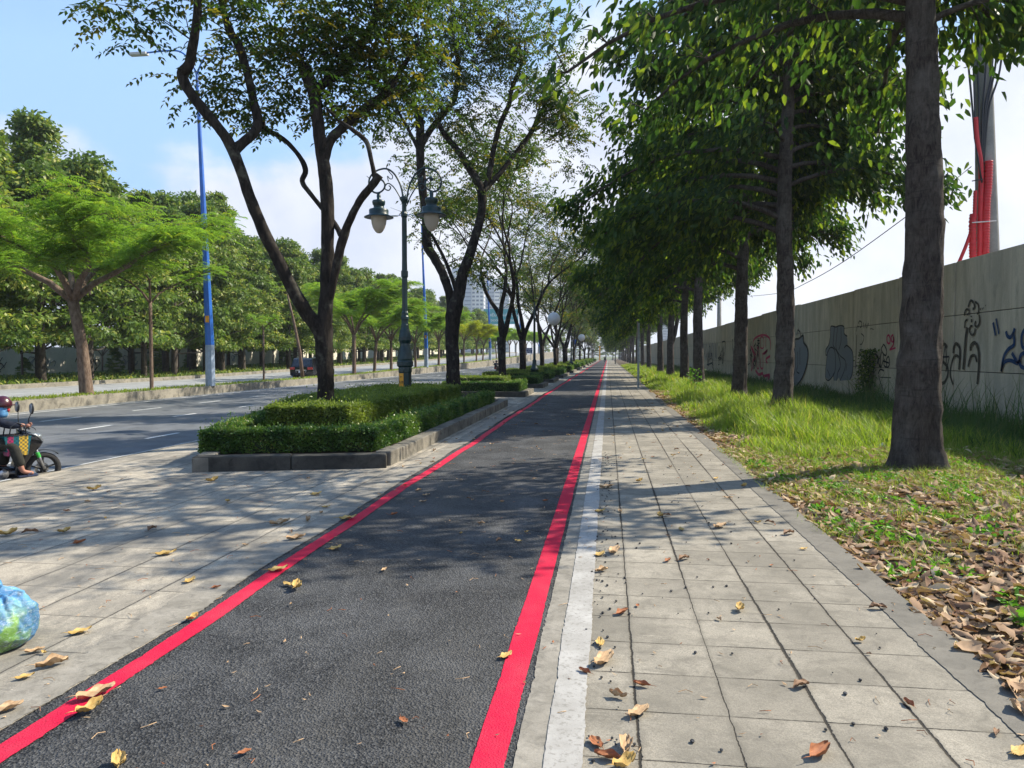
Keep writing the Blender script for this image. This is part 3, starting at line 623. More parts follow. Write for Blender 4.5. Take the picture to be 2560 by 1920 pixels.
# --- second planter tree, traced
b2 = Vector((-5.95, 28.4, .2))
T2 = [[(979, 850, 17), (979, 830, 15.5), (978, 780, 14.5), (976, 720, 15), (982, 665, 17), (992, 630, 13), (1000, 590, 12), (1012, 560, 11), (1030, 500, 9.5), (1040, 460, 9), (1040, 418, 9.5), (1027, 385, 8.5), (1005, 350, 7.5), (985, 320, 6.5), (960, 290, 6), (945, 262, 5)],
      [(980, 690, 13), (972, 640, 10), (960, 600, 9.5), (938, 556, 9.5), (924, 532, 10.5), (920, 480, 9), (912, 400, 9), (907, 330, 9), (907, 262, 9), (898, 235, 8), (870, 205, 7), (845, 192, 6), (820, 150, 4)],
      [(908, 320, 7), (925, 288, 6.5, .3), (950, 255, 6.5, .5), (972, 228, 6, .8), (984, 205, 6, .9), (990, 150, 4, 1)],
      [(905, 325, 5), (885, 285, 3.5, -.5), (862, 245, 3.2, -.8), (845, 215, 3, -1)],
      [(1040, 425, 7), (1055, 385, 6.5, .3), (1065, 330, 6, .6), (1080, 270, 5.5, .9), (1100, 225, 5, 1.2), (1104, 198, 5, 1.3), (1130, 130, 3, 1.5)],
      [(1042, 415, 6), (1075, 380, 5.5, .6), (1110, 335, 5, 1), (1146, 288, 5.5, 1.4), (1190, 200, 2.5, 1.8)],
      [(990, 640, 5), (965, 570, 4, -.5), (945, 530, 3.5, -.8), (932, 505, 3.2, -1)]]
m, E2 = traced_tree(b2, T2, 22)
A = []
for px, py, r, n, dy in [(960, 60, 70, 22, 0), (1020, 30, 70, 22, 0), (1080, 60, 60, 16, .5), (1010, 110, 60, 18, .4), (1070, 120, 60, 16, 1), (1130, 90, 60, 12, 1), (1180, 60, 50, 8, 2), (1230, 100, 35, 5, 2), (1220, 130, 30, 4, 2), (960, 180, 60, 16, 0), (1030, 200, 50, 10, 0), (1100, 170, 45, 8, 1), (900, 210, 50, 12, 0), (860, 230, 50, 10, -1), (840, 290, 45, 7, -1), (1060, 250, 40, 6, 1), (1180, 180, 30, 6, 2), (1175, 195, 25, 14, 0), (1195, 225, 25, 18, 0), (1215, 255, 22, 18, 0), (1235, 285, 20, 14, 0), (1110, 120, 35, 14, 0), (1060, 90, 35, 12, 0), (1250, 200, 35, 5, 3), (1270, 240, 30, 4, 3), (1020, 330, 40, 6, 0), (1075, 340, 40, 6, 1), (970, 240, 40, 6, 0), (1100, 400, 45, 6, 1.5), (1010, 400, 30, 3, 0), (920, 110, 60, 14, 0), (990, -30, 90, 24, 0), (1100, -20, 90, 20, 1), (1190, 20, 50, 7, 1.6), (1235, 350, 30, 5, 4)]:
    A += fol(px, py, r, n, b2.y + dy, b2, rg, rnd)
tw = [(p, Vector((0, 0, .6))) for lb in E2 for p, r in lb[-3:]]
A2 = twigs(m, tw, rnd, 4, 2.2, .6, .016)
for a in A[::5]:
    j = min((q for lb in E2 for q in lb), key=lambda q: (q[0] - a).length)[0]
    m.tube([j, (a + j) / 2 + Vector((0, 0, .4)), a], [.018, .012, .005], 5, cap=False)
o = empty('planter_tree', b2, 0, 'dark tree with round pruning scars behind the double lantern', 'tree', 'dark forked trees in the planter row')
link('trunk', m.mesh('trunk', True), o); link('crown', pinnate(A + A2[::5], 2300, rg, .5, .15, .35, spread=.36), o)
# --- the rest of the row
def grown_tree(seed, h=12.5, r0=.2, n=1150, ll=.2, fh=2.6):
    rnd = random.Random(seed); rg = np.random.default_rng(seed); m = one('dark_bark'); anch = []
    m.tube([(0, 0, -.2), (0, 0, .2), (rnd.uniform(-.05, .05), 0, fh * .5), (rnd.uniform(-.1, .1), 0, fh)], [r0 * 1.2, r0 * 1.05, r0, r0 * 1.15], 14, disp=bark_disp(seed, .16, 3))
    def grow(p, d, L, r, lv):
        ps = [p.copy()]; rs = [r]; ns = 7
        bend = Vector((rnd.uniform(-.2, .2), rnd.uniform(-.2, .2), .02 if lv else .06))
        for s in range(ns):
            d = (d + bend * .5 + Vector((rnd.uniform(-.14, .14), rnd.uniform(-.14, .14), 0))).normalized(); p = p + d * L / ns; ps.append(p.copy()); rs.append(r * (1 - .45 * (s + 1) / ns))
            if s == 3: bend = -bend
        m.tube(ps, rs, 9 if lv == 0 else 6, disp=bark_disp(seed, .12, 3))
        if lv < 2:
            for q in range(rnd.choice((2, 2, 3))):
                a = rnd.uniform(0, 6.28); dd = (d + Vector((math.cos(a), math.sin(a), .25)) * rnd.uniform(.4, .75)).normalized(); grow(p, dd, L * rnd.uniform(.6, .85), rs[-1] * .8, lv + 1)
            if rnd.random() < .7:
                a = rnd.uniform(0, 6.28); grow(ps[4], (Vector((math.cos(a), math.sin(a), .9))).normalized(), L * .5, rs[4] * .45, 2)
        else:
            out = twigs(m, [(ps[-1], d), (ps[-3], d)], rnd, 4, 1.7, .5, .014); anch.extend(out[::2]); anch.append(ps[-1])
    k = rnd.choice((2, 3, 3)); a0 = rnd.uniform(0, 6.28)
    for q in range(k):
        a = a0 + q * 6.28 / k; grow(Vector((0, 0, fh - .15)), Vector((math.cos(a) * .42, math.sin(a) * .42, 1)).normalized(), h * .36, r0 * .72, 0)
    return m.mesh('trunk', True), pinnate(anch, n, rg, .55, ll, .35, spread=.5, pairs=4)
Lt = [grown_tree(31, 12.5), grown_tree(33, 12), grown_tree(35, 13), grown_tree(38, 12), grown_tree(41, 12, n=1500), grown_tree(44, 12, n=1500)]
LX = -5.95
lab = {0: 'dark three-limbed tree beside the riding motorcyclist in the second hedge bed', 1: 'straight dark trunk just before the white globe lamp', 2: 'dark trunk right of the nearer globe lamp post', 3: 'leaning dark trunk over the middle hedge beds'}
for i, sx in enumerate((1257, 1307, 1355, 1381, 1396, 1405, 1419, 1430, 1438, 1446, 1452, 1458, 1463, 1468, 1473, 1478, 1482)):
    p = atX(sx, 889, LX); set_tree('planter_tree', Lt[i % 4] if i < 6 else Lt[4 + i % 2], (LX + (.3 if i % 2 else -.2) * (i > 2), p.y, .1), i * 2.1 + .4, [1.08, 1.1, 1, .98, 1.03][i % 5], lab.get(i, 'far dark trunk in the receding run of planter row trees'), 'dark forked trees in the planter row')

# ================================================================ PLANTERS AND HEDGES
def pts_in_poly(poly, n, rg):
    P = np.array(poly); lo, hi = P.min(0), P.max(0); out = []
    while sum(len(o) for o in out) < n:
        q = rg.uniform(lo, hi, (n * 2, 2)); ins = np.zeros(len(q), bool); j = len(P) - 1
        for i in range(len(P)):
            c = ((P[i, 1] > q[:, 1]) != (P[j, 1] > q[:, 1])) & (q[:, 0] < (P[j, 0] - P[i, 0]) * (q[:, 1] - P[i, 1]) / (P[j, 1] - P[i, 1] + 1e-12) + P[i, 0]); ins ^= c; j = i
        out.append(q[ins])
    return np.concatenate(out)[:n]
def area(poly): return abs(sum(poly[i - 1][0] * poly[i][1] - poly[i][0] * poly[i - 1][1] for i in range(len(poly)))) / 2
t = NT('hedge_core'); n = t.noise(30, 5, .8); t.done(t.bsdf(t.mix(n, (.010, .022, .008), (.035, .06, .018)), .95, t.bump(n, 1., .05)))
def hedge(poly, z0, z1, dens, leafL, mat, name, label, group, rg):
    cx_ = sum(p[0] for p in poly) / len(poly); cy_ = sum(p[1] for p in poly) / len(poly); o = empty(name, (cx_, cy_, z0), 0, label, 'hedge', group)
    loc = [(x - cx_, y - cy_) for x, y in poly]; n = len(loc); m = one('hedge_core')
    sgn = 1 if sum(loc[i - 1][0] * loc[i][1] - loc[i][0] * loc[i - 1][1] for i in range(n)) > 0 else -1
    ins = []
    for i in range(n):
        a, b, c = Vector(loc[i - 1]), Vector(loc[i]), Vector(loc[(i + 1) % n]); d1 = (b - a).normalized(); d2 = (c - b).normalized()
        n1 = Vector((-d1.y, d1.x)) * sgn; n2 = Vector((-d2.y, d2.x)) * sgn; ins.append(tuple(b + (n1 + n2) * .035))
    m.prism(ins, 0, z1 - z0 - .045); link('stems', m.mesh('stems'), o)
    nt = int(area(loc) * dens); P = pts_in_poly(loc, nt, rg); hh = z1 - z0
    und = np.array([noise.noise((x * 1.6 + cx_, y * 1.6 + cy_, 0)) for x, y in P]) * .07
    Pt = np.column_stack([P, hh - .01 + und + rg.normal(0, .014, nt)]); Nt = np.tile([0, 0, 1.], (nt, 1)); Pa, Na = [Pt], [Nt]
    for i in range(n):
        a, b = np.array(loc[i - 1]), np.array(loc[i]); l = np.linalg.norm(b - a); ns = int(l * hh * dens * 1.15)
        if ns < 1: continue
        u = rg.random(ns)[:, None]; q = a + (b - a) * u; d = (b - a) / l; nn = np.array([d[1], -d[0]]) * sgn
        z = rg.random(ns) ** .85 * hh
        q = q + nn * rg.normal(-.005, .02, ns)[:, None]
        Pa.append(np.column_stack([q, z])); Na.append(np.tile([nn[0], nn[1], .1], (ns, 1)))
    P = np.concatenate(Pa); N = np.concatenate(Na); D = N * .55 + rg.normal(size=P.shape) * .75 + np.array([0, 0, .35])
    pn = np.array([noise.noise(((x + cx_) * 2.2, (y + cy_) * 2.2, z * 3)) for x, y, z in P]); keep = rg.random(len(P)) > np.clip((pn - .28) * 2.2, 0, .75); P, D, pn = P[keep], D[keep], pn[keep]
    ns = len(P) // 22; si = rg.integers(0, nt if nt < len(P) else len(P), ns) % len(P); Ps = P[si] + np.column_stack([rg.normal(0, .02, ns), rg.normal(0, .02, ns), rg.exponential(.035, ns)]); Ds = rg.normal(size=(ns, 3)) * .5 + np.array([0, 0, .8]); P = np.concatenate([P, Ps]); D = np.concatenate([D, Ds]); pn = np.concatenate([pn, pn[si] + .3])
    V, Q, k = leaves(P - unit(D) * leafL * .4, D, leafL * rg.uniform(.7, 1.25, len(P)), leafL * .5, .15, rg, six=False, roll=1.2)
    link('foliage', leafmesh('foliage', V, Q, k, mat, rg, np.clip(.45 + pn * .9 + rg.normal(0, .22, len(P)), 0, 1), np.clip(rg.random(len(P)) * .92 + pn * .25, 0, 1)), o); return o
def kerb_ring(poly, w, h, m, seg=1.0, rnd=random.Random(3), skip=()):
    n = len(poly); P = [Vector((x, y)) for x, y in poly]
    sgn = 1 if sum(P[i - 1].x * P[i].y - P[i].x * P[i - 1].y for i in range(n)) > 0 else -1
    for i in range(n):
        if i in skip: continue
        a, b = P[i], P[(i + 1) % n]; L = (b - a).length; d = (b - a) / L; nn = Vector((-d.y, d.x)) * sgn; k = max(1, round(L / seg))
        for s in range(k):
            s0 = L * s / k + .006; s1 = L * (s + 1) / k - .006; off = rnd.uniform(-.008, .008); dz = rnd.uniform(-.012, .012)
            if s == 0: s0 = 0 if i % 2 == 0 else w
            if s == k - 1: s1 = L if i % 2 == 0 else L - w
            q = [a + d * s0 + nn * off, a + d * s1 + nn * off, a + d * s1 + nn * (w + off), a + d * s0 + nn * (w + off)]
            if sgn < 0: q = q[::-1]
            m.prism([(v.x, v.y) for v in q], -.05, h + dz)
def planter(poly, kerbw, kh, label, idx):
    o = empty('planter', (poly[0][0], poly[0][1], 0), 0, label, 'planter', 'kerbed planters between path and road'); loc = [(x - poly[0][0], y - poly[0][1]) for x, y in poly]
    n_ = len(loc); m = one('kerb_stone'); kerb_ring(loc, kerbw, kh, m, 1.05 if idx < 4 else 2.1, random.Random(idx), (0,)); link('kerb', m.mesh('kerb', False, .022 if idx < 4 else 0), o)
    m = one('black_kerb_stone'); kerb_ring(loc, kerbw, kh, m, 1.4, random.Random(idx), tuple(range(1, n_))); fk = link('kerb', m.mesh('kerb', False, .03 if idx < 4 else 0), o); fk['label'] = 'blackened front kerb'
    m = one('soil'); c = Vector((sum(p[0] for p in loc) / len(loc), sum(p[1] for p in loc) / len(loc))); ins = [c + (Vector(p) - c) * (1 - .2 / max(.6, (Vector(p) - c).length)) for p in loc]
    m.prism([(v.x, v.y) for v in ins], -.04, kh - .06); link('soil_fill', m.mesh('soil_fill'), o); return o
HG = 'clipped hedges in the planter beds'
planter([(-6.52, 11.02), (-3.6, 11.86), (-3.64, 27.2), (-8.3, 27.2), (-8.3, 16.8)], .27, .24, 'stained concrete kerb bed nearest the camera round the front hedges', 0)
rgh = np.random.default_rng(9)
hedge([(-6.80, 11.75), (-3.98, 12.5), (-3.95, 25.9), (-4.32, 25.9), (-4.38, 12.95), (-6.6, 12.35), (-7.7, 16.6), (-7.7, 26.5), (-8.05, 26.5), (-8.05, 16.9)], .2, .58, 3600, .052, 'hedge_leaf', 'clipped_hedge', 'dark glossy outer hedge low along the nearest kerbed bed', HG, rgh)
hedge([(-6.45, 13.5), (-4.95, 13.85), (-4.75, 23.9), (-7.3, 24.2), (-7.3, 17)], .2, .88, 2600, .065, 'inner_hedge_leaf', 'clipped_hedge', 'broad yellow-green inner hedge block round the first trunk and the double lantern', HG, rgh)
specs = [(33.0, 37.0, 900), (42.0, 46., 700), (50.6, 56, 600), (61.5, 72, 400), (79, 88, 260), (92.5, 100, 220), (106, 116, 160), (122, 134, 120), (141, 155, 90), (163, 180, 70), (190, 212, 50), (222, 250, 35)]
onames = ['second', 'third', 'fourth', 'fifth', 'sixth', 'seventh', 'eighth', 'ninth', 'tenth', 'eleventh', 'twelfth', 'thirteenth']
for i, (a, b, dn) in enumerate(specs):
    planter([(-7.9, a), (-3.65, a), (-3.65, b), (-7.9, b)], .27, .24, '%s kerbed bed counted from the camera along the bike path' % onames[i], i + 1)
    s = .06 * math.sqrt(2400 / dn / 3)
    hedge([(-7.5, a + .35), (-3.95, a + .35), (-3.95, b - .35), (-4.5, b - .35), (-4.5, a + .9), (-7.5, a + .9)], .2, .66, dn * 1.3, s, 'hedge_leaf', 'clipped_hedge', 'low outer hedge strip in the %s kerbed bed' % onames[i], HG, rgh)
    if b - a > 2: hedge([(-7.3, a + 1.2), (-4.75, a + 1.2), (-4.75, b - .6), (-7.3, b - .6)], .2, .85, dn, s * 1.1, 'inner_hedge_leaf', 'clipped_hedge', 'taller inner hedge block in the %s kerbed bed' % onames[i], HG, rgh)

# ================================================================ DOUBLE LANTERN
def spiral(c, r0, r1, a0, a1, n, plane):
    ux, uz = plane; return [c + ux * ((r0 + (r1 - r0) * i / n) * math.cos(a0 + (a1 - a0) * i / n)) + uz * ((r0 + (r1 - r0) * i / n) * math.sin(a0 + (a1 - a0) * i / n)) for i in range(n + 1)]
LB = Vector((-6.12, 22.15, .15)); DL = (LB - _C).dot(_f)
def lp(px, py, off=0.): return atY(px * K, py * K, LB.y + off) - LB
def build_lamp():
    o = empty('lantern_post', LB, 0, 'dark green double lantern on a fluted post with scrolled arms', 'street lamp')
    m = one('lamp_green'); u = K * DL / F
    zz = lambda py: lp(875, py).z
    prof = [(14, 880), (14, 805), (15, 803), (15, 796), (14.5, 793), (17.5, 790), (17.5, 781), (16, 779), (16.5, 775), (14, 760), (11, 748), (10.5, 742), (13.5, 735), (13.5, 728), (10.5, 714), (8.5, 708), (8.2, 702), (7.4, 700), (7.4, 692), (8.4, 690), (8.4, 684), (7.2, 682), (7.2, 676), (6, 672), (5.9, 600), (7.5, 598), (7.5, 586), (6, 584), (5.6, 560), (5.5, 470), (7, 468), (7, 462), (5, 458), (5, 440), (8, 432), (8, 426), (5, 424)]
    prof = [(r * u, zz(y)) for r, y in prof]
    base = [p for p in prof if p[1] < zz(790)]
    m.lathe(base, 8); link('post_base', m.mesh('post_base'), o)
    m = one('lamp_green'); up = [p for p in prof if p[1] >= zz(793)]; n = 24; V = []
    for r, z in up:
        for j in range(n): a = 2 * math.pi * j / n; rr = r * (.9 if (j % 2 and r < 6.5 * u) else 1); V.append((rr * math.cos(a), rr * math.sin(a), z))
    m.add(V, [(i * n + j, i * n + (j + 1) % n, (i + 1) * n + (j + 1) % n, (i + 1) * n + j) for i in range(len(up) - 1) for j in range(n)] + [tuple(range((len(up) - 1) * n, len(up) * n))]); link('post_shaft', m.mesh('post_shaft'), o)
    for sgn, dx in ((-1, 0), (1, 0)):
        def q(px, py):
            p = lp(875 + sgn * px, py); return Vector((p.x, p.y, p.z))
        a = one('lamp_green')
        up_ = 10 if sgn > 0 else 0
        pts = [q(5, 425), q(7, 410), q(13, 392), (q(24, 374)), q(38, 364), q(52, 364 - 0), q(66, 370), q(76, 382), q(78, 396), q(72, 409), q(62, 414), q(52, 411), q(45, 403), q(44, 393), q(50, 385), q(57, 384)]
        if sgn < 0: pts = [p + Vector((0, 0, -.06)) * (i / 15) for i, p in enumerate(pts)]
        a.tube([p for p, r in smooth_poly([(p, .03) for p in pts], 4)], .028, 8); [a.tube([q(s[0], s[1]), q((s[0] + s[2]) / 2, (s[1] + s[3]) / 2 - 1), q(s[2], s[3])], [.014, .01, .003], 5) for s in ((66, 370, 72, 362), (40, 364, 40, 356), (78, 385, 84, 380))]; link('arm', a.mesh('arm', True), o)
        b = one('lamp_green'); b.ball(q(57, 386), .075, 8); link('scroll_boss', b.mesh('scroll_boss', True), o)
        b = one('lamp_green')
        b.tube([p for p, r in smooth_poly([(p, 1) for p in (q(5, 440), q(12, 424), q(24, 405), q(36, 396), q(43, 402), q(42, 409), q(35, 411), q(31, 405), q(35, 401))], 4)], .019, 7)
        link('scroll_ornament', b.mesh('scroll_ornament', True), o); b = one('lamp_green')
        b.tube([p for p, r in smooth_poly([(p, 1) for p in (q(38, 366), q(32, 374), q(27, 380), q(28, 386), q(33, 386), q(38, 380), q(36, 392))], 4)], .014, 6)
        link('scroll_ornament', b.mesh('scroll_ornament', True), o)
        cx0 = 57; top = 413 if sgn > 0 else 418
        c = one('lamp_green'); cc = q(cx0, top); k = Vector((cc.x, cc.y, 0)); sh = [(3.6, 0), (4.5, 6), (3.8, 12), (8, 14), (13, 15), (14, 18), (13, 24), (11, 26), (11, 30), (13, 32), (20, 34), (21, 37), (20.5, 44), (22, 46), (31, 50), (31.5, 51.5), (22, 50), (18, 49)]
        c.lathe([(r * u, cc.z - y * u) for r, y in sh], 28, (cc.x, cc.y, 0)); hd = link('lantern_hood', c.mesh('lantern_hood', True), o)
        c = one('lamp_glass'); gl = [(16.5, 48), (16.5, 56), (15.5, 64), (13, 73), (9, 80), (5, 84), (.5, 85)]; c.lathe([(r * u, cc.z - y * u) for r, y in gl], 24, (cc.x, cc.y, 0)); link('globe', c.mesh('globe', True), hd)
    # numbered plate on the face of the base turned to the path
    nrm = (Vector((_C.x - LB.x, _C.y - LB.y, 0))).normalized(); ang = math.pi / 8 * 3 + math.pi
    fr = 14 * u * math.cos(math.pi / 8); best = min(((math.pi / 8 + k * math.pi / 4) for k in range(8)), key=lambda a: abs((Vector((math.cos(a), math.sin(a), 0)) - Vector((-.28, -.96, 0)).normalized()).length))
    nv = Vector((math.cos(best), math.sin(best), 0)); rot = (math.pi / 2, 0, best + math.pi / 2); wv = Vector((-nv.y, nv.x, 0)); zc = (zz(806) + zz(843)) / 2; hh = abs(zz(806) - zz(843)) / 2; hw = .078
    M = Matrix((( wv.x, nv.x, 0, nv.x * fr), (wv.y, nv.y, 0, nv.y * fr), (0, 0, 1, zc), (0, 0, 0, 1)))
    p = one('plate_yellow'); p.box((-hw, .001, -hh), (hw, .006, hh), M); pl = link('number_plate', p.mesh('number_plate'), o)
    for s, z, sz in (('Đ-308', -.045, .115), ('ĐIỆN LỰC', .14, .038), ('0903 118', -.17, .038)):
        text_part('plate_text', s, sz, 'ink_black', pl, nv * (fr + .008) + Vector((0, 0, zc + z)), rot, 'CENTER', .001, .5)
    d = one('ink_black'); nv2 = Vector((math.cos(best + math.pi / 2), math.sin(best + math.pi / 2), 0)); w2 = Vector((-nv2.y, nv2.x, 0))
    M2 = Matrix(((w2.x, nv2.x, 0, nv2.x * fr), (w2.y, nv2.y, 0, nv2.y * fr), (0, 0, 1, zz(828)), (0, 0, 0, 1)))
    d.box((-.035, .0, -.28), (.035, .008, .28), M2); link('service_hatch', d.mesh('service_hatch'), o)
    return o
build_lamp()
# globe lamps further along the row
def globe_lamp(sx, Y, label, hh=4.3, side=1):
    p = atY(sx, 889, Y); o = empty('globe_lamp', (p.x, Y, .1), 0, label, 'street lamp', 'green globe lamp posts in the planter row')
    m = one('lamp_green'); m.lathe([(.28, 0), (.26, .7), (.3, .72), (.3, .82), (.2, .95), (.13, 1.3), (.15, 1.4), (.09, 1.5), (.075, hh), (.12, hh + .05), (.05, hh + .1), (.05, hh + 1.2)], 14); link('post', m.mesh('post', True), o)
    m = one('lamp_green'); m.tube([(0, 0, hh + .4), (.5, 0, hh + .9), (1.0, 0, hh + 1.0), (1.35, 0, hh + .7), (1.35, 0, hh + .45)], .03, 7); m.tube([(0, 0, hh + .4), (-.5, 0, hh + .9), (-1.0, 0, hh + 1.0), (-1.2, 0, hh + .3)], .03, 7); link('arm', m.mesh('arm', True), o)
    m = one('white_plastic'); m.ball((1.35, 0, hh + .0), .45, 16); link('globe', m.mesh('globe', True), o)
    return o
globe_lamp(1336, 52, 'green post with a white globe, nearer of the two globe lamps')
globe_lamp(1428, 98, 'green post with a white globe, farther of the two globe lamps', 4.1)

# ================================================================ BLUE ROAD LAMPS ON THE MEDIAN
def blue_pole(Y, label, first):
    o = empty('road_lamp', (-21.2, Y, mt(Y)), 0, label, 'street lamp', 'blue road lamps on the median')
    h = 16.6; zt = 11.
    m = one('pole_pale'); m.tube([(0, 0, 0), (0, 0, 2.2)], [.26, .235], 8); link('pole_foot', m.mesh('pole_foot'), o)
    m = one('pole_blue'); m.tube([(0, 0, 2.2), (-.15, 0, 7), (-.5, 0, h)], [.235, .17, .07], 8); link('pole', m.mesh('pole'), o)
    for s in (-1, 1):
        m = one('pole_blue'); pts = [Vector((-.5, 0, h - .1)), Vector((-.5 + s * .35, 0, h + .65)), Vector((-.5 + s * .9, 0, h + 1.15)), Vector((-.5 + s * 1.6, 0, h + 1.25)), Vector((-.5 + s * 2.9, 0, h + 1.2))]
        m.tube([p for p, r in smooth_poly([(p, 1) for p in pts], 4)], .045, 7); a = link('lamp_arm', m.mesh('lamp_arm', True), o)
        m = one('fixture_grey'); x0 = -.5 + s * 2.8; m.box((min(x0, x0 + s * 1.0), -.17, h + 1.08), (max(x0, x0 + s * 1.0), .17, h + 1.22)); link('lamp_head', m.mesh('lamp_head', False, .03), a)
    m = one('plate_yellow'); m.box((-.1, -.245, 3.4), (.1, -.235, 3.75)); link('pole_tag', m.mesh('pole_tag'), o)
    return o
for i, (Y, lb) in enumerate(((37.8, 'tallest blue lamp pole beside the spreading feathery tree'), (86, 'blue lamp pole seen right of the green double lantern'), (134, 'blue lamp pole in front of the teal billboard'), (182, 'small far blue lamp pole beside the navy sign'), (232, 'farthest blue lamp pole down the median'))):
    blue_pole(Y, lb, i == 0)

# ================================================================ MEDIAN TREES
def feather_crown(anch, n, rg, L=.55, mat='feather_leaf', spread=.5, flat=.25):
    A = np.array([tuple(a) for a in anch]); idx = rg.integers(0, len(A), n); C = A[idx] + rg.normal(size=(n, 3)) * np.array([spread, spread, spread * flat])
    th = rg.uniform(0, 2 * np.pi, n); D = unit(np.stack([np.cos(th), np.sin(th), rg.normal(.05, .15, n)], 1)); side = unit(np.cross(D, np.array([[0, 0, 1.]]))); Ps, Ds, Ls = [], [], []
    for k in range(8):
        f = (k + .5) / 8; P = C + D * (L * f) + np.array([0, 0, -1.]) * (.4 * L * f * f); w = math.sin(math.pi * (f * .8 + .15))
        for s in (-1, 1): Ps.append(P); Ds.append(side * s + D * .35 + np.array([0, 0, -.25]) + rg.normal(size=(n, 3)) * .06); Ls.append(np.full(n, L * .36 * w))
    nk = len(Ps); V, Q, kk = leaves(np.concatenate(Ps), np.concatenate(Ds), np.concatenate(Ls), L * .085, .1, rg, six=False, roll=.15)
    r1 = np.tile(np.clip(rg.random(n) * .7 + .3 * rg.random(len(A))[idx], 0, 1), nk); return leafmesh('crown', V, Q, kk, mat, rg, r1, np.tile(rg.random(n), nk))
def feather_tree(seed, h, spread, r0, n, fh, mat='feather_leaf', L=.6, limbs=5, leanx=0.):
    rnd = random.Random(seed); rg = np.random.default_rng(seed); m = one('brown_bark'); anch = []
    f = Vector((leanx, 0, fh)); m.tube([(0, 0, -.1), (0, 0, .1), (leanx * .3, 0, fh * .5), f], [r0 * 1.3, r0, r0 * .92, r0 * .9], 14, disp=bark_disp(seed, .1))
    for q in range(limbs):
        a = q * 6.28 / limbs + rnd.uniform(-.4, .4); p = f - Vector((0, 0, .1)); ps = [p.copy()]; Ls = spread * rnd.uniform(.75, 1.0); rise = (h - fh) * rnd.uniform(.65, .95)
        for s in range(1, 7):
            t = s / 6; p = f + Vector((math.cos(a + .2 * math.sin(s)) * Ls * t, math.sin(a + .2 * math.sin(s)) * Ls * t, rise * (t ** .75))) ; ps.append(p.copy())
        m.tube(ps, [r0 * .6 * (1 - .13 * s) for s in range(7)], 8)
        for s in range(2, 7):
            for w in range(4):
                aa = a + rnd.uniform(-1.3, 1.3); l2 = rnd.uniform(.5, 1.7) * spread / 4.5; e = ps[s] + Vector((math.cos(aa) * l2, math.sin(aa) * l2, rnd.uniform(.0, .9) * spread / 4.5)); m.tube([ps[s], (ps[s] + e) / 2, e], [.02, .013, .006], 4, cap=False); anch.append(e); anch.append((ps[s] + e) / 2 + Vector((0, 0, .2)))
    return m.mesh('trunk', True), feather_crown(anch, n, rg, L, mat, .42 * spread / 4.5)
FG = 'feathery trees planted on the median'
big = feather_tree(51, 7.6, 5.4, .25, 5200, 4.0, L=.62, limbs=6, leanx=-.45)
mid = [feather_tree(52, 6.8, 3.6, .15, 2200, 3.0, L=.6, limbs=5), feather_tree(53, 6.4, 3.4, .14, 2000, 2.7, L=.6, limbs=4, leanx=.2), feather_tree(54, 6.2, 3.3, .13, 1800, 3.2, 'yellow_feather_leaf', .6, 5)]
sml = feather_tree(55, 5.2, 1.5, .06, 160, 3.6, L=.4, limbs=3)
wh = feather_tree(56, 3.6, .8, .055, 110, 2.9, L=.35, limbs=3)
MX = -21.9
set_tree('feathery_tree', big, (MX, 29.1, mt(29)), .4, 1, 'wide umbrella of bright feathery green on a brown trunk, left of the blue pole', FG)
sparse = feather_tree(57, 6.6, 3.0, .09, 420, 4.2, L=.5, limbs=3)
set_tree('feathery_tree', sparse, (-21.6, 33.2, mt(33)), 1.3, 1, 'thin forked sapling with few leaves just left of the blue pole', FG)
set_tree('feathery_tree', wh, (MX, YofX(659, MX), mt(50)), 0, 1.15, 'whip-thin sapling with a small leafy tuft right of the blue pole', FG)
m = one('brown_bark'); m.tube([(0, 0, 0), (-.2, 0, 2), (-.6, 0, 4), (-1.3, 0, 7)], [.13, .11, .09, .05], 9, disp=bark_disp(3, .1))
rgf = np.random.default_rng(77); fc = feather_crown([(-1.3, 0, 6.9), (-1.6, .2, 6.6), (-1.0, 0, 6.4)], 40, rgf, .45)
set_tree('feathery_tree', (m.mesh('trunk', True), fc), (MX, YofX(756, MX), mt(50)), 0, 1, 'bare pale leaning stem in front of the black car', FG)
specs = [(885, 0, 1.15, 'bushy feathery tree filling the gap left of the double lantern'), (936, 1, 1.1, 'feathery tree with a low forked trunk left of the double lantern'), (978, 0, 1.0, 'feathery tree directly behind the double lantern'), (1039, 1, 1.05, 'slim-stemmed feathery tree between lantern and second blue pole'), (1097, 0, 1.05, 'feathery tree just right of the second blue pole'),
         (1160, 2, 1.05, 'yellowing feathery tree beside the second planter tree'), (1191, 2, 1.0, 'yellow-green feathery tree left of the billboard pole'), (1207, 1, 1.0, 'green feathery tree below the billboard edge')]
for sx, k, sc, lb in specs:
    Y = YofX(sx, MX); set_tree('feathery_tree', mid[k], (MX, Y, mt(Y)), sx, sc, lb, FG)
for sx in (1241, 1258, 1274, 1290, 1304, 1316, 1330, 1345, 1358):
    Y = YofX(sx, MX); set_tree('feathery_tree', mid[sx % 2], (MX, Y, mt(Y)), sx, .9, 'far young feathery tree in the median run beyond the billboard', FG)

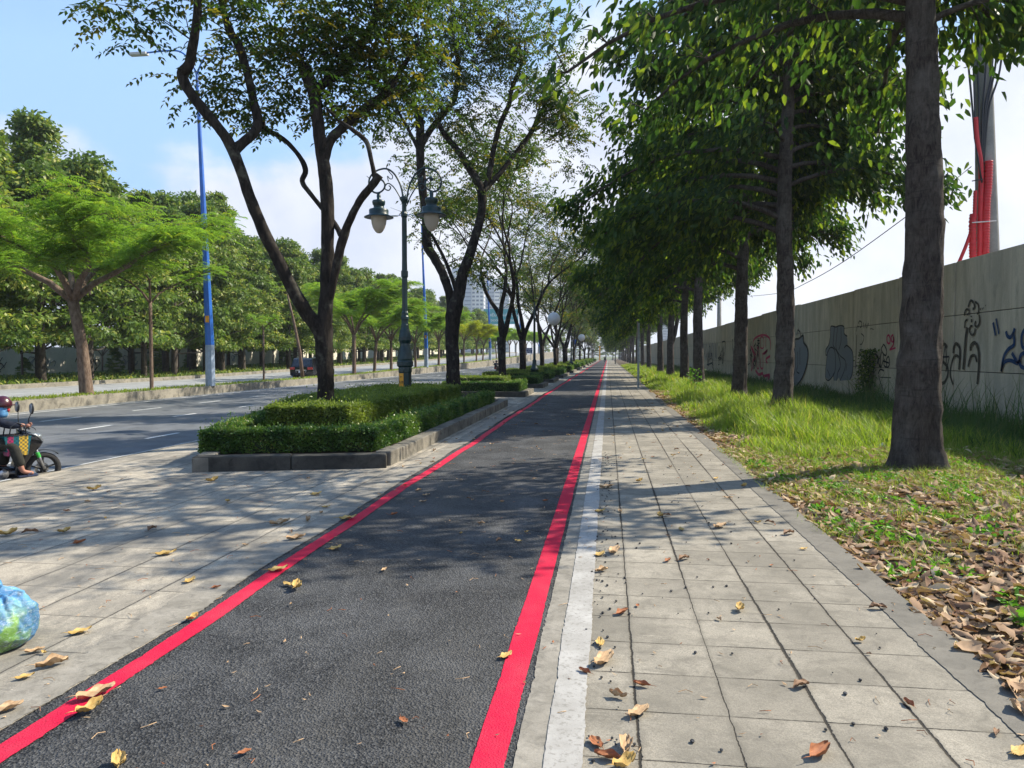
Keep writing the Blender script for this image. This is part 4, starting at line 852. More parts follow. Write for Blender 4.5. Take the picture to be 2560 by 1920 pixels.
# ================================================================ BELT OF TREES BEYOND THE FAR ROAD
def belt_tree(seed, h, rad, n, zl=2.4, L=.37):
    rg = np.random.default_rng(seed); rnd = random.Random(seed); m = one('grey_bark')
    m.tube([(0, 0, -.3), (0, 0, .3), (.1, 0, h * .5), (0, .1, h * .92)], [.36, .27, .18, .05], 10, disp=bark_disp(seed, .08))
    nc = 150; z = zl + (h - zl) * rg.random(nc) ** .9; tz = (z - zl) / (h - zl); R_ = rad * np.clip(1.02 - tz ** 1.8, .10, 1) ** .8 * rg.uniform(.45, 1.05, nc); th = rg.uniform(0, 2 * np.pi, nc)
    Cc = np.column_stack([R_ * np.cos(th), R_ * np.sin(th), z])
    for q in Cc[::4]: m.tube([(0, 0, max(1.8, q[2] - 1.6)), tuple(q * np.array([.5, .5, 1]) - np.array([0, 0, .6])), tuple(q)], [.07, .04, .015], 5, cap=False)
    idx = rg.integers(0, nc, n); v = sph(n, rg) * (rg.random(n)[:, None] ** .35) * np.array([.95, .95, .7]) * rg.uniform(.6, 1.25, nc)[idx][:, None]; v[:, 2] = np.abs(v[:, 2]) * .9 - .25
    P = Cc[idx] + v; D = unit(v) * .6 + rg.normal(size=(n, 3)) * .5 + np.array([0, 0, -.35])
    V, Q, k = leaves(P, D, L * rg.uniform(.7, 1.2, n), L * .5, .2, rg, six=False, roll=.7)
    ct = rg.random(nc); return m.mesh('trunk', True), leafmesh('crown', V, Q, k, 'belt_leaf', rg, np.clip(ct[idx] * .4 + rg.random(n) * .6, 0, 1), np.clip(ct[idx] * .35 + rg.random(n) * .65, 0, 1))
Bt = [belt_tree(61, 16.5, 3.9, 14000, 2.6), belt_tree(62, 15, 4.3, 14000, 2.4), belt_tree(63, 17.5, 3.8, 14000, 2.8), belt_tree(64, 13.5, 4.4, 13000, 2.3)]
rnd = random.Random(8); Y = 24.
def belt_h(Y, X):  # measured tops
    return float(np.interp(Y, [25, 47, 62, 80, 99, 130, 176, 230], [16.8, 18, 19.2, 17.5, 16, 15.5, 15, 13]))
k = 0
while Y < 245:
    for X, j in ((-38.6, 0), (-43.5, 2), (-49., 4)):
        if X < -45 and (Y > 150 or Y < 75 or k % 2): continue
        y = Y + j + rnd.uniform(-1.4, 1.4); x = X + rnd.uniform(-1.2, 1.2); b = Bt[rnd.randrange(4)]; bh = {0: 16.5, 1: 15, 2: 17.5, 3: 13.5}[Bt.index(b)]
        sc = belt_h(y, x) / bh * rnd.uniform(.80, 1.14) * (.92 if X > -40 else 1.0)
        if k == 3 and X > -40: lb = 'broadleaf tree with pale sunlit trunk behind the thin sapling'
        else: lb = {0: 'dense tree in the front line of the green belt across the far road', 2: 'dense tall tree in the middle line of the green belt', 4: 'dense tree deep in the green belt before the pale wall'}[j]
        set_tree('belt_tree', b, (x, y, ramp(y) + .2), rnd.uniform(0, 6.28), sc, lb, 'trees of the green belt beyond the far road')
    Y += 5.5 if Y < 110 else 7.; k += 1
# pale wall behind the belt
o = empty('boundary_wall', (-55, 100, 0), 0, 'long pale boundary wall glimpsed between the belt trunks', 'wall')
m = one('far_wall')
for i in range(-14, 16):
    y = i * 10; z = ramp(100 + y) + .2; m.box((-.2, y + .02, z - 1), (0, y + 9.98, z + 2.7))
link('wall_panels', m.mesh('wall_panels'), o)
rnd = random.Random(17)
for i in range(9):
    m = one('black_spray' if i % 2 else 'grey_spray'); y = -46 + i * 6.5
    for q in range(10):
        yy = y + rnd.uniform(-1.6, 1.6); zc = ramp(100 + y) + 1.1 + rnd.uniform(-.3, .5); pts = [Vector((.03, yy + .5 * math.cos(t * 1.1 + q), zc + .5 * math.sin(t * .9 + q * 2))) for t in range(5)]
        m.tube(pts, .035, 4)
    link('graffiti', m.mesh('graffiti'), o)
rnd = random.Random(99)
for i in range(26):
    y = 30 + i * 4.6 + rnd.uniform(-1.5, 1.5); x = rnd.uniform(-53, -46.5)
    if i % 3: set_tree('belt_shrub', (None, Bt[i % 4][1]), (x, y, ramp(y) - .55), rnd.uniform(0, 6), rnd.uniform(.13, .22), 'low rounded shrub between the belt trunks and the pale wall', 'shrubs before the pale wall', 'foliage', 'shrub')
    else: set_tree('feathery_tree', mid[i % 2], (x, y, ramp(y) + .2), rnd.uniform(0, 6), rnd.uniform(.6, .8), 'small feathery tree standing behind the belt trunks', 'small feathery trees before the pale wall')
# low ground cover along the far kerb and on the median
def blades(P, h, w, lean, rg, seg=3):
    """curved grass blades: P (n,3) roots"""
    n = len(P); th = rg.uniform(0, 2 * np.pi, n); d = np.stack([np.cos(th), np.sin(th), np.zeros(n)], 1); s = np.stack([-np.sin(th + rg.normal(0, .6, n)), np.cos(th), np.zeros(n)], 1)
    h = np.broadcast_to(h, (n,))[:, None]; w = np.broadcast_to(w, (n,))[:, None]; ln = (lean * rg.uniform(.2, 1.6, n))[:, None]; rowsV = []
    for k in range(seg + 1):
        f = k / seg; c = P + np.array([0, 0, 1.]) * h * (f - .18 * ln * f * f) + d * h * ln * f ** 2; ww = w * (1 - f ** 1.5 * .93) * .5; rowsV += [c - s * ww, c + s * ww]
    V = np.stack(rowsV, 1).reshape(-1, 3); kk = 2 * (seg + 1); i = np.arange(n)[:, None] * kk
    Q = np.concatenate([i + np.array([[2 * k, 2 * k + 1, 2 * k + 3, 2 * k + 2]]) for k in range(seg)]); return V, Q, kk
def stuff(name, V, Q, k, mat, label, cat, rg=rng, r1=None):
    return tag(link(name, leafmesh(name, V, Q, k, mat, rg, r1)), label, cat, None, 'stuff')
n = 26000; ys = 20 + 220 * rng.random(n) ** 1.6; P = np.column_stack([-36.45 - rng.random(n) ** 1.3 * 14, ys, [ramp(y) + .24 for y in ys]]); D = rng.normal(size=(n, 3)) * .7 + np.array([0, 0, .8])
V, Q, k = leaves(P, D, rng.uniform(.18, .42, n), .14, .2, rng, six=False); stuff('ground_cover', V, Q, k, 'belt_leaf', 'low green ground cover between the far kerb and the belt trunks', 'ground cover')
n = 16000; ys = 14 + 180 * rng.random(n) ** 1.7; P = np.column_stack([rng.uniform(-22.4, -21.08, n), ys, [mt(y) for y in ys]])
V, Q, k = blades(P, rng.uniform(.05, .16, n), .03, .8, rng, 2); stuff('median_grass', V, Q, k, 'grass_blade', 'thin yellow-green grass along the top of the median', 'grass')

# ================================================================ CONCRETE WALL ON THE RIGHT
WX = 10.3
joints = [2., 8., 13.6, 19.25, 24.0, 28.4, 33.3, 38.0, 42.6, 47.3, 52.5] + [58 + 5.2 * i for i in range(44)]
fw = empty('concrete_fence', (WX, 19.25, 0), 0, 'tall stained precast concrete wall covered in graffiti', 'wall')
rnd = random.Random(4)
m = one('fence_concrete')
for a, b in zip(joints[:-1], joints[1:]):
    dz = rnd.uniform(-.05, .05); dx = rnd.uniform(-.015, .015); g = .028
    for z0, z1 in ((-.3, 1.38), (1.40, 3.04), (3.06, 4.61 + dz)):
        m.box((dx, a + g - 19.25, z0), (.14 + dx, b - g - 19.25, z1))
link('wall_panels', m.mesh('wall_panels', False, .012), fw)
m = one('ink_black'); m.box((.05, joints[0] - 19.25, -.3), (.12, joints[-1] - 19.25, 4.6)); link('panel_backing', m.mesh('panel_backing'), fw)
def flat_tube(m, pts, r, sub=5):
    """a sprayed stroke lying on the wall face"""
    sp = smooth_poly([(Vector((0, p.y, p.z)), (rr)) for p, rr in zip(pts, r)], sub); V = []; n = len(sp)
    for i, (p, rr) in enumerate(sp):
        d = (sp[min(i + 1, n - 1)][0] - sp[max(0, i - 1)][0]); d = d.normalized() if d.length > 1e-6 else Vector((0, 0, 1)); nn = Vector((0, -d.z, d.y))
        x = -.022; V += [(x, (p + nn * rr).y, (p + nn * rr).z), (x, (p - nn * rr).y, (p - nn * rr).z)]
    m.add(V, [(2 * i, 2 * i + 1, 2 * i + 3, 2 * i + 2) for i in range(n - 1)])
def graf(col, strokes, ox, oy, sc, label=None):
    m = one(col)
    for st in strokes:
        w = st[0]; ps = [atX(ox + x / sc, oy + y / sc, WX) - Vector((WX, 19.25, 0)) for x, y in st[1:]]; flat_tube(m, ps, [w * (2.0 if ox == 1640 else 1.5)] * len(ps))
    o = link('graffiti', m.mesh('graffiti'), fw)
    if label: o['label'] = label
def fill(col, poly, ox, oy, sc, x=-.019):
    m = one(col); ps = [atX(ox + a / sc, oy + b / sc, WX) - Vector((WX, 19.25, 0)) for a, b in poly]; m.add([(x, p.y, p.z) for p in ps], [tuple(range(len(ps)))]); link('graffiti_fill', m.mesh('graffiti_fill'), fw)
# zoomed photo regions: (offset, scale)
A_ = (2240, 700, 4.147)
graf('blue_spray', [(.035, (1150, 530), (1160, 575), (1190, 595), (1220, 560), (1240, 500)), (.035, (1225, 545), (1232, 665), (1170, 720), (1125, 800), (1100, 950)), (.035, (1100, 950), (1115, 880), (1150, 840), (1200, 835), (1270, 865), (1240, 810), (1210, 755)), (.035, (1420, 480), (1340, 520), (1310, 600), (1325, 700), (1400, 720)), (.035, (1380, 740), (1310, 770), (1290, 830), (1310, 900), (1400, 920)), (.028, (1270, 865), (1300, 830)), (.022, (1045, 400), (1060, 480), (1075, 560)), (.03, (1015, 440), (1028, 510), (1040, 575))], *A_, 'blue sprayed letters at the right frame edge')
graf('brown_spray', [(.035, (600, 760), (605, 700), (630, 660), (665, 700), (670, 790), (660, 930)), (.03, (660, 800), (620, 785), (585, 860), (570, 980), (600, 1085)), (.045, (745, 490), (728, 620), (715, 800), (705, 930)), (.035, (780, 735), (785, 680), (825, 650), (860, 720), (868, 850), (850, 1080)), (.03, (755, 900), (780, 800), (825, 785), (845, 850)), (.035, (540, 700), (510, 665), (470, 700), (455, 760), (490, 840), (540, 900), (545, 980), (510, 1060), (460, 1075)),
    (.026, (755, 280), (780, 215), (815, 240), (820, 290), (800, 300)), (.022, (830, 225), (860, 260), (862, 340), (845, 345)), (.022, (715, 370), (730, 310), (765, 310), (760, 350), (740, 355)), (.022, (718, 500), (725, 430), (750, 410)), (.024, (870, 360), (872, 440), (850, 485), (825, 465), (835, 425)), (.024, (830, 500), (820, 550), (795, 570), (770, 530), (780, 480), (800, 480)), (.03, (885, 295), (888, 305)), (.03, (908, 290), (911, 300)), (.02, (935, 262), (937, 268)), (.03, (790, 370), (788, 385)), (.03, (792, 405), (792, 440))], *A_, 'faded brown curly lettering with a scribble of curls above')
graf('black_spray', [(.014, (520, 670), (505, 760), (480, 920)), (.014, (520, 670), (530, 800), (525, 955)), (.02, (445, 800), (560, 795)), (.02, (430, 630), (490, 625), (490, 655), (430, 655)), (.014, (525, 955), (560, 800))], *A_, 'black A-shaped tag')
B_ = (2060, 700, 3.66)
body = [(65, 430), (185, 425), (190, 490), (218, 530), (220, 600), (262, 650), (272, 740), (265, 850), (240, 915), (150, 922), (140, 890), (120, 922), (95, 920), (88, 870), (50, 918), (18, 890), (22, 790), (28, 690), (20, 640), (50, 590), (62, 520)]
fill('grey_spray', body, *B_)
graf('black_spray', [(.022, (62, 520), (65, 430), (95, 425), (115, 430), (140, 420), (185, 425), (190, 490), (218, 515)), (.022, (62, 520), (48, 590), (20, 640), (25, 690), (60, 620), (100, 640), (110, 760), (100, 850), (50, 918), (18, 890), (22, 790), (35, 680)), (.022, (100, 430), (92, 540), (90, 600), (130, 670), (155, 780), (130, 850), (120, 922)), (.018, (130, 430), (120, 520), (115, 620), (150, 690), (200, 740), (190, 830), (150, 922)), (.018, (160, 430), (160, 560), (140, 640)), (.022, (190, 620), (215, 600), (262, 650), (272, 740), (265, 850), (240, 915)), (.016, (88, 850), (95, 920)), (.016, (35, 820), (60, 880)), (.016, (215, 760), (205, 830))], *B_, 'grey throw-up with thick black outline')
graf('black_spray', [(.022, (545, 600), (530, 630), (545, 670), (570, 690), (580, 650), (560, 600), (545, 590)), (.022, (535, 650), (520, 720), (525, 800), (545, 740), (550, 680)), (.022, (510, 700), (505, 760), (525, 800)), (.022, (590, 700), (575, 740), (585, 800), (605, 770), (600, 710), (590, 700)), (.022, (545, 740), (600, 760)), (.022, (560, 720), (555, 780), (580, 800)), (.03, (450, 740), (450, 690), (480, 680), (500, 720), (490, 770)), (.022, (500, 860), (520, 820), (555, 830)), (.018, (505, 870), (520, 930), (545, 1000)), (.012, (520, 890), (620, 895))], *B_, 'black looped tag left of the nearest trunk')
graf('red_spray', [(.025, (600, 500), (582, 520), (585, 570), (605, 580), (612, 540), (600, 505)), (.025, (640, 500), (622, 520), (625, 560), (645, 560), (640, 520), (640, 590), (605, 640)), (.02, (610, 640), (660, 620))], *B_, 'red sprayed figures beside the nearest trunk')
graf('brown_spray', [(.018, (320, 400), (330, 375), (350, 390), (345, 430), (335, 430)), (.015, (300, 470), (310, 425), (325, 430)), (.015, (365, 390), (370, 440)), (.02, (305, 500), (300, 640), (292, 810)), (.018, (345, 490), (370, 520), (355, 580), (335, 590)), (.018, (330, 650), (350, 640), (370, 690)), (.018, (320, 860), (330, 760), (350, 720), (360, 820)), (.01, (380, 440), (385, 400), (395, 440), (410, 395), (415, 420)), (.01, (425, 450), (440, 445), (460, 455))], *B_)
C_ = (1640, 760, 3.687)
graf('red_spray', [(.035, (880, 620), (895, 520), (920, 500), (890, 430), (880, 390), (905, 440), (925, 470)), (.035, (905, 560), (900, 440), (905, 330), (985, 285), (1050, 320), (1060, 420)), (.03, (940, 390), (930, 560), (950, 590), (955, 440), (940, 395)), (.025, (965, 330), (965, 400), (995, 400), (995, 320), (975, 300), (960, 330)), (.04, (985, 465), (1030, 425), (1000, 460)), (.04, (1055, 480), (1015, 510), (1030, 545)), (.035, (970, 500), (965, 580), (990, 585), (985, 450)), (.05, (920, 610), (950, 650), (985, 640), (995, 665), (1050, 655), (1035, 695)), (.025, (1020, 270), (1010, 400)), (.025, (880, 620), (905, 560))], *C_, 'crimson scrawl between two trunks')
graf('black_spray', [(.05, (800, 370), (800, 450), (795, 540)), (.07, (825, 400), (822, 500)), (.1, (845, 400), (840, 510)), (.03, (800, 450), (820, 440))], *C_)
graf('grey_spray', [(.09, (440 + 14 * i, 360 + 3 * (i % 3)), (436 + 14 * i, 430), (445 + 13 * i, 500 + 8 * (i % 4))) for i in range(10)], *C_)
graf('black_spray', [(.03, (430 + 18 * i, 352), (425 + 18 * i, 420), (440 + 16 * i, 490)) for i in range(8)] + [(.04, (470, 560), (520, 540), (515, 500)), (.03, (610, 350), (640, 350), (640, 420)), (.03, (612, 350), (612, 430))], *C_)
fill('grey_spray', [(1258, 390), (1280, 420), (1290, 330), (1360, 300), (1365, 360), (1395, 400), (1405, 470), (1385, 590), (1340, 690), (1290, 760), (1262, 760)], *C_)
graf('black_spray', [(.03, (1290, 400), (1285, 330), (1320, 320), (1360, 290), (1362, 350), (1395, 400), (1405, 470), (1385, 590), (1345, 690), (1290, 765)), (.03, (1258, 300), (1268, 370), (1255, 390), (1282, 430), (1285, 600), (1270, 660)), (.02, (1310, 440), (1310, 560), (1300, 620), (1325, 640)), (.02, (1330, 400), (1330, 560)), (.02, (1300, 290), (1310, 240), (1330, 260), (1335, 300))], *C_, 'grey shaded letter pair half hidden by a trunk')
for yy in (55, 62, 70, 78, 88):
    m = one('black_spray'); rr = random.Random(yy)
    for q in range(14):
        y0 = yy - 19.25 + rr.uniform(-2, 2); z0 = 1.6 + rr.uniform(-.5, 1); flat_tube(m, [Vector((0, y0 + rr.uniform(-.6, .6), z0 + rr.uniform(-.7, .7))) for _ in range(4)], [.05] * 4)
    link('graffiti', m.mesh('graffiti'), fw)

# ================================================================ POWER POLE WITH RED DUCTS, AND WIRES
PP = Vector((11.75, YofX(2475, 11.75), 0)); DP = (PP - _C).dot(_f); UP = K * DP / F
def pp(px, py, dy=-.0): return atY(px * K, py * K, PP.y + dy) - PP
o = empty('power_pole', PP, 0, 'concrete power pole bundled with red ducts behind the wall', 'power pole')
zt = pp(2125, 60).z
m = one('pole_concrete'); m.tube([(.0, 0, 0), pp(2133, 540), pp(2127, 250), pp(2122, 40), pp(2120, -60)], [25 * UP, 22.5 * UP, 18 * UP, 15 * UP, 13 * UP], 20); link('pole', m.mesh('pole', True), o)
def duct(pts, r, corr, name='red_duct_pipe'):
    m = one('red_duct'); sp = smooth_poly([(p, r) for p in pts], 10)
    if corr:
        L = []; tot = 0; dense = []
        for (a, _), (b, _) in zip(sp[:-1], sp[1:]):
            k = max(1, int((b - a).length / .025))
            for q in range(k): dense.append(a.lerp(b, q / k))
        m.tube(dense, [r * (1.0 if i % 3 < 2 else .78) for i in range(len(dense))], 12)
    else: m.tube([p for p, _ in sp], r, 12)
    link(name, m.mesh(name, True), o)
f_ = -.38
duct([pp(2102, 575, f_), pp(2101, 520, f_), pp(2101, 480, f_), pp(2103, 462, f_)], 7.5 * UP, True)
duct([pp(2116, 570, f_), pp(2117, 480, f_), pp(2119, 400, f_), pp(2118, 350, f_), pp(2110, 300, f_), pp(2107, 254, f_)], 5 * UP, False)
duct([pp(2128, 565, f_), pp(2130, 450, f_), pp(2134, 400, f_), pp(2136, 345, f_)], 8 * UP, True)
duct([pp(2105, 470, f_ - .05), pp(2107, 410, f_ - .05)], 4 * UP, True)
duct([pp(2068, 575, f_), pp(2085, 535, f_), pp(2096, 505, f_)], 3.5 * UP, False)
for i, (xt, xb) in enumerate(((2090, 2106), (2102, 2108), (2112, 2116), (2130, 2120), (2150, 2122), (2160, 2124), (2142, 2121))):
    m = one('cable_black'); m.tube([p for p, _ in smooth_poly([(pp(xb, 300 + 12 * i, f_ + .02 * i), 1), (pp((xb * 2 + xt) / 3, 235, f_), 1), (pp(xt, 120 + 6 * i, f_), 1), (pp(xt + (xt - 2120) * .4, 0, f_), 1)], 6)], 2.2 * UP, 6)
    m.tube([pp(xb, 300 + 12 * i, f_ + .02 * i), pp(2121, 395, f_ - .06)], 2. * UP, 6); link('cable', m.mesh('cable', True), o)
for y in (388, 478):
    m = one('cable_tie' if y > 400 else 'cable_black'); a = pp(2100, y + 3, f_ - .14); b = pp(2152 if y > 400 else 2124, y - 1, f_ - .08); m.tube([a, b], .018, 6); link('tie', m.mesh('tie'), o)
# a plain pole farther down the wall
p = atX(1798, 889, 11.2)
o = empty('power_pole', (p.x, p.y, 0), 0, 'distant slim concrete pole showing above the wall between trunks', 'power pole'); m = one('pole_concrete'); m.tube([(0, 0, 0), (-.05, 0, 8.5)], [.26, .2], 14); link('pole', m.mesh('pole', True), o)
m = one('ink_black'); m.box((-.22, -.02, 8.45), (.18, .02, 8.55)); link('cap', m.mesh('cap'), o)
P0 = PP + pp(2098, 360, -.1); wl = [P0]
for sx, sy, Y in ((2015 * K, 425 * K, 22.6), (1830 * K, 560 * K, 27.5), (1740 * K, 612 * K, 32), (1690 * K, 632 * K, 40), (1620 * K, 640 * K, 55)): wl.append(atY(sx, sy, Y))
m = one('cable_black'); c0 = P0; m.tube([a - c0 for a, _ in smooth_poly([(w, 1) for w in wl], 6)], .014, 5); o = m.obj('overhead_wire'); o.location = c0; tag(o, 'single thin wire sagging left from the duct-laden pole', 'wire')

# ================================================================ VERGE: GRASS, WEEDS, LEAF LITTER
rg = np.random.default_rng(40)
def gmask(x, y): return np.array([noise.noise((a * .9, b * .45, 3.)) for a, b in zip(x, y)])
def vzz(x, y): return np.array([vz(a, b) for a, b in zip(x, y)])
def tall(n, y0, y1, hs, w, name, mat, label, xr, seg=3, power=1.):
    y = y0 + (y1 - y0) * rg.random(n) ** power; x = xr[0] + (xr[1] - xr[0]) * rg.random(n); edge = np.clip((x - 2.1) / 1.2, .25, 1) * np.clip((y - 11.) / 6, .18, 1)
    keep = rg.random(n) < np.clip(.35 + edge, 0, 1); x, y, edge = x[keep], y[keep], edge[keep]; g = np.clip(gmask(x, y) + .75, .35, 1.3)
    h = rg.uniform(*hs, len(x)) * edge * g; V, Q, k = blades(np.column_stack([x, y, vzz(x, y) - .02]), h, w * rg.uniform(.7, 1.4, len(x)), .55, rg, seg); stuff(name, V, Q, k, mat, label, 'grass', rg)
tall(26000, 13.8, 24, (.22, .66), .016, 'tall_grass', 'grass_blade', 'bright long grass round the second and third verge trunks', (2.35, 7.4), 4)
tall(26000, 24, 48, (.25, .6), .024, 'tall_grass', 'grass_blade', 'bright grass strip continuing along the verge past the sign post', (2.2, 7.6), 3)
tall(20000, 48, 150, (.25, .55), .06, 'tall_grass', 'grass_blade', 'far end of the bright grass strip', (2.2, 8), 2, 1.5)
tall(20000, 11., 34, (.25, .7), .016, 'painted_shade_grass', 'painted_shade_blade', 'grass at the foot of the wall with the wall shade painted into its colour', (7.0, 10.2), 3)
tall(9000, 34, 120, (.3, .7), .05, 'painted_shade_grass', 'painted_shade_blade', 'far grass by the wall with shade painted into its colour', (7.4, 10.2), 2, 1.4)
# short patchy turf among the litter
n = 52000; x = rg.uniform(2.15, 9.5, n); y = 3.5 + 11.5 * rg.random(n) ** .6; g = gmask(x * 1.3, y * 1.8) + (y - 7.6) * .10
k_ = g > .02; x, y = x[k_], y[k_]; V, Q, k = blades(np.column_stack([x, y, vzz(x, y)]), rg.uniform(.05, .19, len(x)), .007, .9, rg, 3); stuff('short_grass', V, Q, k, 'grass_blade', 'short patchy grass growing up through the leaf litter', 'grass', rg)
# long seed stalks leaning at the foot of the wall
n = 420; x = rg.uniform(8.8, 10.1, n); y = rg.uniform(12, 30, n); V, Q, k = blades(np.column_stack([x, y, vzz(x, y)]), rg.uniform(.7, 1.5, n), .03, .6, rg, 5); stuff('wall_foot_grass', V, Q, k, 'painted_shade_blade', 'long arching grass blades in painted shade against the wall foot', 'grass', rg)
# broad-leaved weeds
n = 5200; x = rg.uniform(2.4, 9.5, n); y = rg.uniform(4.5, 13.5, n); k_ = gmask(x * 2, y * 2 + 7) > .12; x, y = x[k_], y[k_]; m_ = len(x)
P = np.repeat(np.column_stack([x, y, vzz(x, y) + .04]), 5, 0) + rg.normal(size=(m_ * 5, 3)) * np.array([.03, .03, .02]); D = rg.normal(size=P.shape) * np.array([1, 1, .3]) + np.array([0, 0, .45])
V, Q, k = leaves(P, D, rg.uniform(.04, .09, len(P)), .04, .15, rg); stuff('weeds', V, Q, k, 'weed_leaf', 'small broad-leaved green weeds in the leaf litter', 'weeds', rg)
# climber on the wall
o = empty('wall_creeper', (10.1, YofX(2175, 10.1), 0), 0, 'dark bushy creeper hanging on the wall left of the nearest trunk', 'plant'); m = one('dark_bark')
for q in range(7): m.tube([(0, .1 * q - .3, 0), (.05, .08 * q - .2, 1.), (.1, .12 * q - .4, 1.9)], [.014, .01, .005], 5)
link('stems', m.mesh('stems'), o); n = 1500; zc = rg.uniform(.1, 2.1, n); P = np.column_stack([rg.uniform(-.3, .1, n), rg.normal(0, .33, n) + .25 * np.sin(zc * 2), zc]); V, Q, k = leaves(P, rg.normal(size=(n, 3)) + np.array([-.5, 0, -.5]), .11, .06, .2, rg, six=False); link('foliage', leafmesh('foliage', V, Q, k, 'broad_leaf', rg), o)
o = empty('sapling', (4.3, 38.5, 0), 0, 'pale-leaved sprout before the dark slim trunk', 'plant'); m = one('brown_bark')
for q in range(4): m.tube([(0, 0, 0), (.1 * q - .15, 0, .5), (.16 * q - .25, 0, 1.1)], .012, 5)
link('stems', m.mesh('stems'), o); n = 110; P = np.column_stack([rg.normal(0, .25, n), rg.normal(0, .2, n), rg.uniform(.2, 1.2, n)]); V, Q, k = leaves(P, rg.normal(size=(n, 3)), .12, .06, .2, rg); link('foliage', leafmesh('foliage', V, Q, k, 'weed_leaf', rg), o)

def curled(nx=7, ny=5, L=.16, Wd=.085, curl=.5, bend=.3, seed=0, stalk=True):
    r = random.Random(seed); V = []; Fc = []; tw = r.uniform(-.5, .5); wav = r.uniform(.003, .010)
    for i in range(nx + 1):
        u = i / nx; w = Wd * .5 * (math.sin(math.pi * min(1, u * .93 + .035)) ** .75) * (1 + .12 * math.sin(u * 9 + seed))
        for j in range(ny + 1):
            v = (j / ny - .5) * 2; a = curl * v * 1.6; y = w * math.sin(a) / (curl * 1.6) if curl > .05 else w * v; z = w * (1 - math.cos(a)) / (curl * 1.6) if curl > .05 else 0
            z += bend * L * (u - .45) ** 2 + wav * math.sin(u * 11 + j * 2.1 + seed) + tw * y * (u - .5); V.append((L * (u - .5), y, z))
    for i in range(nx):
        for j in range(ny): a = i * (ny + 1) + j; Fc.append((a, a + 1, a + ny + 2, a + ny + 1))
    z0 = min(p[2] for p in V); V = [(x, y, z - z0 + .002) for x, y, z in V]
    return V, Fc
# leaf litter on the verge
lv = [np.array(curled(5, 4, .17, .10, c, b, s)[0]) for s, (c, b) in enumerate(((.5, .3), (.8, .1), (.25, .6), (1.1, .2), (.6, -.4), (.9, .8)))]; lf = np.array(curled(5, 4)[1])
def litter(n, x, y, zoff, tilt, sc, rg):
    Vs, Qs, r1, r2 = [], [], [], []; kv = len(lv[0])
    for s in range(len(lv)):
        sel = np.arange(n) % len(lv) == s; c = sel.sum(); xs, ys = x[sel], y[sel]; th = rg.uniform(0, 2 * np.pi, c); tx, ty = rg.normal(0, tilt, c), rg.normal(0, tilt, c); q = lv[s][None] * (sc * rg.uniform(.6, 1.15, c))[:, None, None]; q = q * np.where(rg.random(c) < .35, -1, 1)[:, None, None] * np.array([1, 1, 1])
        X, Y_, Z = q[..., 0], q[..., 1], q[..., 2]; Z = Z - Z.min(1, keepdims=True); Z = Z + X * tx[:, None] + Y_ * ty[:, None]; Z = Z - Z.min(1, keepdims=True) * .6
        X2 = X * np.cos(th)[:, None] - Y_ * np.sin(th)[:, None] + xs[:, None]; Y2 = X * np.sin(th)[:, None] + Y_ * np.cos(th)[:, None] + ys[:, None]; zb = vzz(xs, ys) + rg.random(c) * zoff
        Vs.append(np.stack([X2, Y2, Z + zb[:, None]], 2).reshape(-1, 3)); Qs.append((np.arange(c)[:, None, None] * kv + lf[None]).reshape(-1, 4) + sum(len(v) for v in Vs[:-1])); r1.append(np.repeat(rg.random(c), kv)); r2.append(np.repeat(rg.random(c), kv))
    return np_mesh('leaf_litter', np.concatenate(Vs), np.concatenate(Qs), 'litter_leaf', {'rnd': np.concatenate(r1), 'rnd2': np.concatenate(r2)})
n = 15500; x = 2.2 + 8 * rg.random(n) ** 1.1; y = 1.8 + 13.5 * rg.random(n) ** 1.15; dd = np.clip(1.2 - .55 * np.clip((y - 8) / 6, 0, 1) - .2 * (x > 6), .2, 1); kp = rg.random(n) < dd; x, y = x[kp], y[kp]
tag(link('leaf_litter', litter(len(x), x, y, .045, .24, .86, rg)), 'thick carpet of brown and tan fallen leaves on the verge', 'leaf litter', None, 'stuff')
n = 2600; x = 2.15 + rg.exponential(.7, n); y = rg.uniform(12, 40, n); tag(link('leaf_litter', litter(n, x, y, .02, .2, 1., rg)), 'thin line of fallen leaves along the pavement edge', 'leaf litter', None, 'stuff')
# tiny bits of leaf, twig and grit on the hard surfaces
def debris(n, x, y, name, label, col):
    m = one(col); r = random.Random(n)
    for a, b in zip(x, y):
        th = r.uniform(0, 6.28); l = r.uniform(.012, .05) * (1 if b < 12 else 1.6); d = Vector((math.cos(th), math.sin(th), 0)); s = Vector((-d.y, d.x, 0)) * r.uniform(.003, .011); c = Vector((a, b, .014))
        if r.random() < .4: m.tube([c - d * l, c + s * 2 + Vector((0, 0, .006)), c + d * l * .8], .0022, 4)
        else: m.add([c - d * l * .5, c + s, c + d * l * .5 + Vector((0, 0, .008)), c - s], [(0, 3, 2, 1)])
    tag(link(name, m.mesh(name)), label, 'debris', None, 'stuff')
n = 900; x = rg.uniform(-8.2, 2.1, n); y = 2.4 + 22 * rg.random(n) ** 1.6; debris(n, x, y, 'leaf_debris', 'tiny dry stalks and leaf scraps scattered over path and paving', 'tan_dry_leaf')
n = 420; x = rg.uniform(-8.2, 2.1, n); y = 2.4 + 18 * rg.random(n) ** 1.6; debris(n, x, y, 'leaf_debris', 'tiny reddish bud scales and scraps on the paving', 'rust_dry_leaf')
n = 260; x = np.where(rg.random(n) < .6, rg.normal(-.02, .06, n), rg.uniform(-.1, 2., n)); y = 2.4 + 12 * rg.random(n) ** 1.3
m = one('bike_asphalt'); r_ = random.Random(2)
for a, b in zip(x, y): m.ball((a, b, .013), r_.uniform(.004, .012), 4, (1, 1.3, .7))
tag(link('asphalt_crumbs', m.mesh('asphalt_crumbs')), 'dark asphalt crumbs strewn beside the white strip', 'grit', None, 'stuff')

